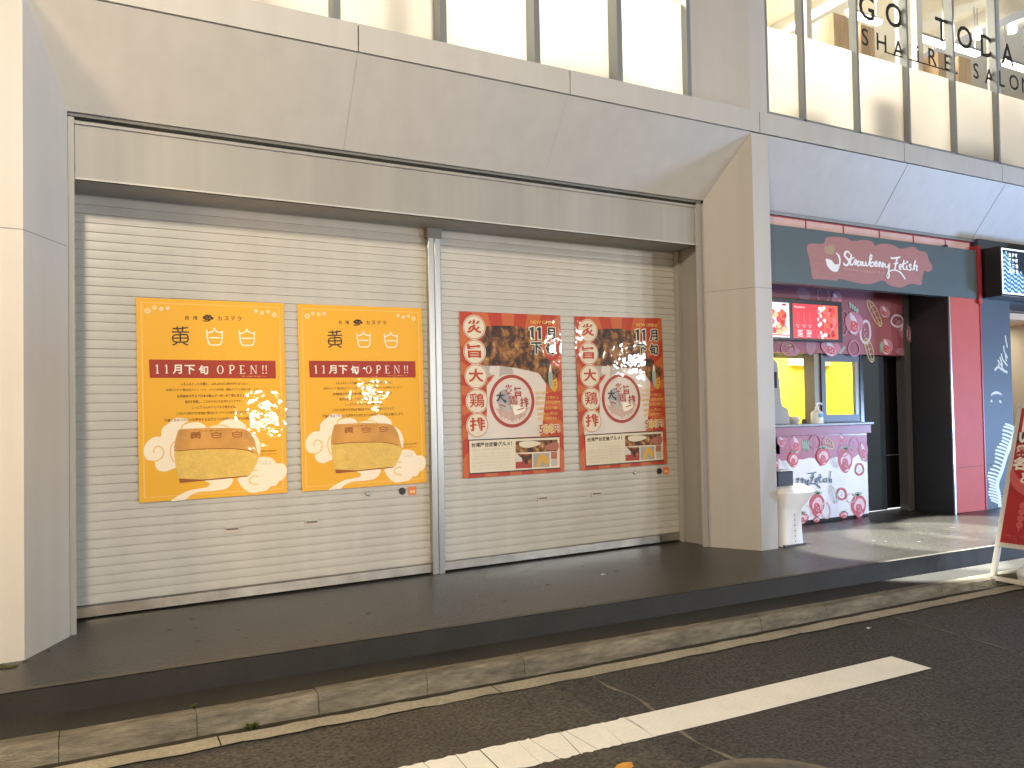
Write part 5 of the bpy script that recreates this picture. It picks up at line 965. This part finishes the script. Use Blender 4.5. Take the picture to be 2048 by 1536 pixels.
# ------------------------------------------------------------------ neighbouring shop to the right
NB = empty('neighbour_shop', (8.2, .3, fz(8)), 'dark blue shop front with pale branch prints and a warm lit doorway', 'shop front')
ln = (-8.2, -.3, -fz(8))
NBL = mat('blue_grey_column', (.042, .060, .082), .55, var=.08, vscale=4, bump=.05, bscale=25)
nc = MB().box(7.61, 8.09, .30, .95, .06, 2.70, NBL).build('column', NB, loc=ln)
MB().box(7.61, 8.09, .2985, .302, .493, .498, JOINT).build('column_joint', nc)
NPR = mat('branch_print_cream', (.52, .52, .44), .5); NPW = mat('feather_print_white', (.66, .70, .74), .5)
ar = Art(lambda u, v, l: (u, .30-l, -v))
for i, s_ in enumerate(ART['navy']['branch']): ar.line([(x, -z) for x, z in s_], .02 if i else .024, NPR, 1+i*.1, sm=4)
for s_ in ART['navy']['face']: ar.line([(x, -z) for x, z in s_], .028, NPR, 1, sm=4, taper=True)
sp = smooth_line([(x, -z) for x, z in ART['navy']['feather'][0]], 8)
for i in range(0, len(sp)-1, 2):
    x, v = sp[i]; L_ = .11+.03*math.sin(i*.5)
    ar.line([(x+.10, v+.0), (x+.03, v-.03), (x-L_*.6, v-.055), (x-L_*.75, v-.05)], .020, NPW, 1+i*.02, sm=3)
ar.line([(x+.07, v) for x, v in sp], .05, NPW, 3)
ar.build('branch_print', nc)
WARM = mat('neighbour_interior', (.62, .50, .36), .6)
mb = MB(); mb.box(8.09, 11, 1.6, 1.7, 0, 2.7, WARM).box(8.09, 8.13, .95, 1.6, 0, 2.2, WARM).box(8.09, 11, .30, 1.7, 2.02, 2.70, mat('neighbour_fascia', (.012, .013, .016), .4)).box(8.12, 11, .40, 1.6, 1.95, 2.015, mat('neighbour_head', (.55, .42, .30), .5))
mb.build('doorway', NB, loc=ln)
lamp('doorway_light', 'AREA', (8.7, 1.2, 1.93), (8.7, 1.2, 0), 22, (1, .82, .55), .6, .4)
lt = empty('lit_poster', (8.3, .45, .95), 'narrow vertical lit orange poster in a black frame by the neighbouring doorway', 'lit poster')
MB().box(-.19, .05, 0, .05, .0, .67, FRM).build('frame', lt)
ar = Art(lambda u, v, l: (u, -.001-l, -v)); GLO = mat('lit_orange', (1, .36, .07), .4, emit=1.2)
ar.rect(-.17, -.64, .015, -.03, GLO, 1); ar.rect(-.16, -.62, -.03, -.52, mat('lit_cream', (1, .85, .6), .4, emit=1.2), 2); ar.blob([(-.15, -.4), (-.08, -.44), (-.02, -.36), (-.05, -.25), (-.12, -.22)], mat('lit_brown', (.5, .12, .02), .4, emit=.6), 2); ar.rect(-.15, -.17, -.01, -.13, mat('lit_cream', (1, .85, .6)), 2)
ar.build('picture', lt)
# projecting lit sign with blue waves
ls = empty('lit_box_sign', (7.62, .1, 2.1), 'projecting black box sign with a lit face of blue waves and white characters', 'sign')
lo = (-7.62, -.1, -2.1)
MB().box(7.625, 9.2, .10, .285, 2.115, 2.595, FRM).build('case', ls, bevel=.004, loc=lo)
WB = mat('wave_blue', (.03, .20, .60), .4, emit=.9); WD = mat('wave_night', (.02, .045, .09), .4, emit=.5); WW = mat('wave_white', (.80, .92, 1), .4, emit=2.2); WC = mat('wave_pale', (.45, .68, .85), .4, emit=1.5)
ar = Art(lambda u, v, l: (u-7.62, .10-l-.1, -v-2.1))
ar.rect(7.64, -2.575, 9.18, -2.135, WW, 1); ar.rect(7.655, -2.56, 9.165, -2.15, WD, 2)
ar.poly([(7.655, -2.15), (7.655, -2.52), (7.72, -2.55), (7.78, -2.42), (7.86, -2.33), (7.95, -2.37), (8.02, -2.26), (8.15, -2.22), (8.4, -2.15)], WC, 3)
for k in range(9):
    for j in range(4):
        x0_ = 7.66+.11*j; z0_ = 2.17+.042*k
        if z0_ < 2.53-.09*j:
            ar.line([(x0_, -z0_-.012), (x0_+.03, -z0_-.022), (x0_+.06, -z0_), (x0_+.09, -z0_+.012), (x0_+.11, -z0_)], .020, WB, 4, sm=4)
for r_ in range(4):
    for c_ in range(3): ar.text('漁海鮮港炉端焼酒場魚味'[(r_*3+c_) % 11], 7.77+.055*c_, -2.515+.052*r_, .040, WW, 6, bold=.03)
for k in range(14): ar.ell(8.02+.05*rs_.random()+.012*k, -2.20-.14*rs_.random(), .03, .035, WW, 5, n=9)
ar.line([(8.02, -2.47), (8.06, -2.50), (8.12, -2.49)], .014, WW, 5, sm=3)
ar.build('lit_face', ls)

# ------------------------------------------------------------------ A-frame sign by the kerb
af = empty('a_frame_sign', (5.32, -1.10, -.10), 'leaning red A-frame advertising board with a pale frame and white water base', 'A-frame sign')
AFM = mat('aframe_metal', (.62, .61, .57), .35, metal=.35); AFR = mat('aframe_red', (.36, .015, .02), .35, var=.15, vscale=5)
tl = math.atan2(.393, 1.16); LEN = 1.245; WD_ = .62
def af_fn(u, v, l):    # u along -y from the near building edge, v down from the top edge
    d = LEN-v; n_ = Vector((-math.cos(tl), 0, math.sin(tl)))
    p = Vector((math.sin(tl)*d, -u, math.cos(tl)*d))+n_*l
    return tuple(p)
def af_bar(u0, u1, v0, v1, m, th=.028):
    b = MB(); P = [af_fn(u, v, l) for l in (0, -th) for u, v in ((u0, v0), (u1, v0), (u1, v1), (u0, v1))]
    for q in ((0, 1, 2, 3), (7, 6, 5, 4), (0, 4, 5, 1), (1, 5, 6, 2), (2, 6, 7, 3), (3, 7, 4, 0)): b.poly([P[i] for i in q], m)
    return b
def join(*bs):
    r = MB()
    for b in bs:
        k = len(r.v); r.v += b.v; r.f += [tuple(i+k for i in f) for f in b.f]; r.m += [r.mi(b.mats[i]) for i in b.m]
    return r
join(af_bar(0, .030, 0, LEN, AFM), af_bar(WD_-.03, WD_, 0, LEN, AFM), af_bar(.03, WD_-.03, 0, .030, AFM), af_bar(.03, WD_-.03, .985, 1.012, AFM), af_bar(.03, WD_-.03, LEN-.03, LEN, AFM)).build('frame', af)
pn = af_bar(.03, WD_-.03, .03, .985, AFR, .008)
pnl = join(pn).build('board', af)
ar = Art(lambda u, v, l: af_fn(u, v, l+.002)); AW = mat('aframe_white', (.80, .74, .70), .4); ADK = mat('aframe_dark', (.05, .03, .02), .5); AP = mat('aframe_pink', (.55, .10, .10), .4)
ar.rect(.045, .05, .5, .20, AFR, .5)
ar.text('日', .115, .13, .15, AW, 2, width=.12, bold=.06)
ar.rect(.035, .205, .4, .285, ADK, 1); ar.text('い', .085, .245, .075, AW, 2, bold=.05); ar.text('業', .075, .335, .075, AW, 2, bold=.05); ar.text('名', .075, .43, .095, AW, 2, bold=.05); ar.text('と', .13, .53, .075, AW, 2, bold=.04)
ar.blob([(.035, .47), (.12, .56), (.3, .6), (.5, .52), (.58, .6), (.58, .66), (.3, .70), (.12, .64), (.035, .56)], AP, 1)
ar.line([(.14, .70), (.14, .90)], .008, AP, 1)
for k in range(4): ar.ell(.14, .72+.045*k, .022, .022, AP, 2, n=12)
ar.text('焼とり', .12, .935, .020, AP, 2, width=.12); ar.text('一本', .11, .958, .014, AP, 2, width=.07)
ar.build('lettering', pnl)
wb = MB().lathe(0, 0, [(0, 0), (.20, 0), (.23, .02), (.235, .07), (.20, .105), (.06, .115), (0, .115)], mat('water_base_white', (.85, .87, .9), .35), 32).build('water_base', af, smooth=True)
wb.location = (.28, -.27, -.02); wb.scale = (1, .9, 1)
MB().tube([(.393, -.02, 1.17), (.78, -.02, .0)], .014, AFM).tube([(.393, -.60, 1.17), (.78, -.60, -.03)], .014, AFM).build('back_legs', af)
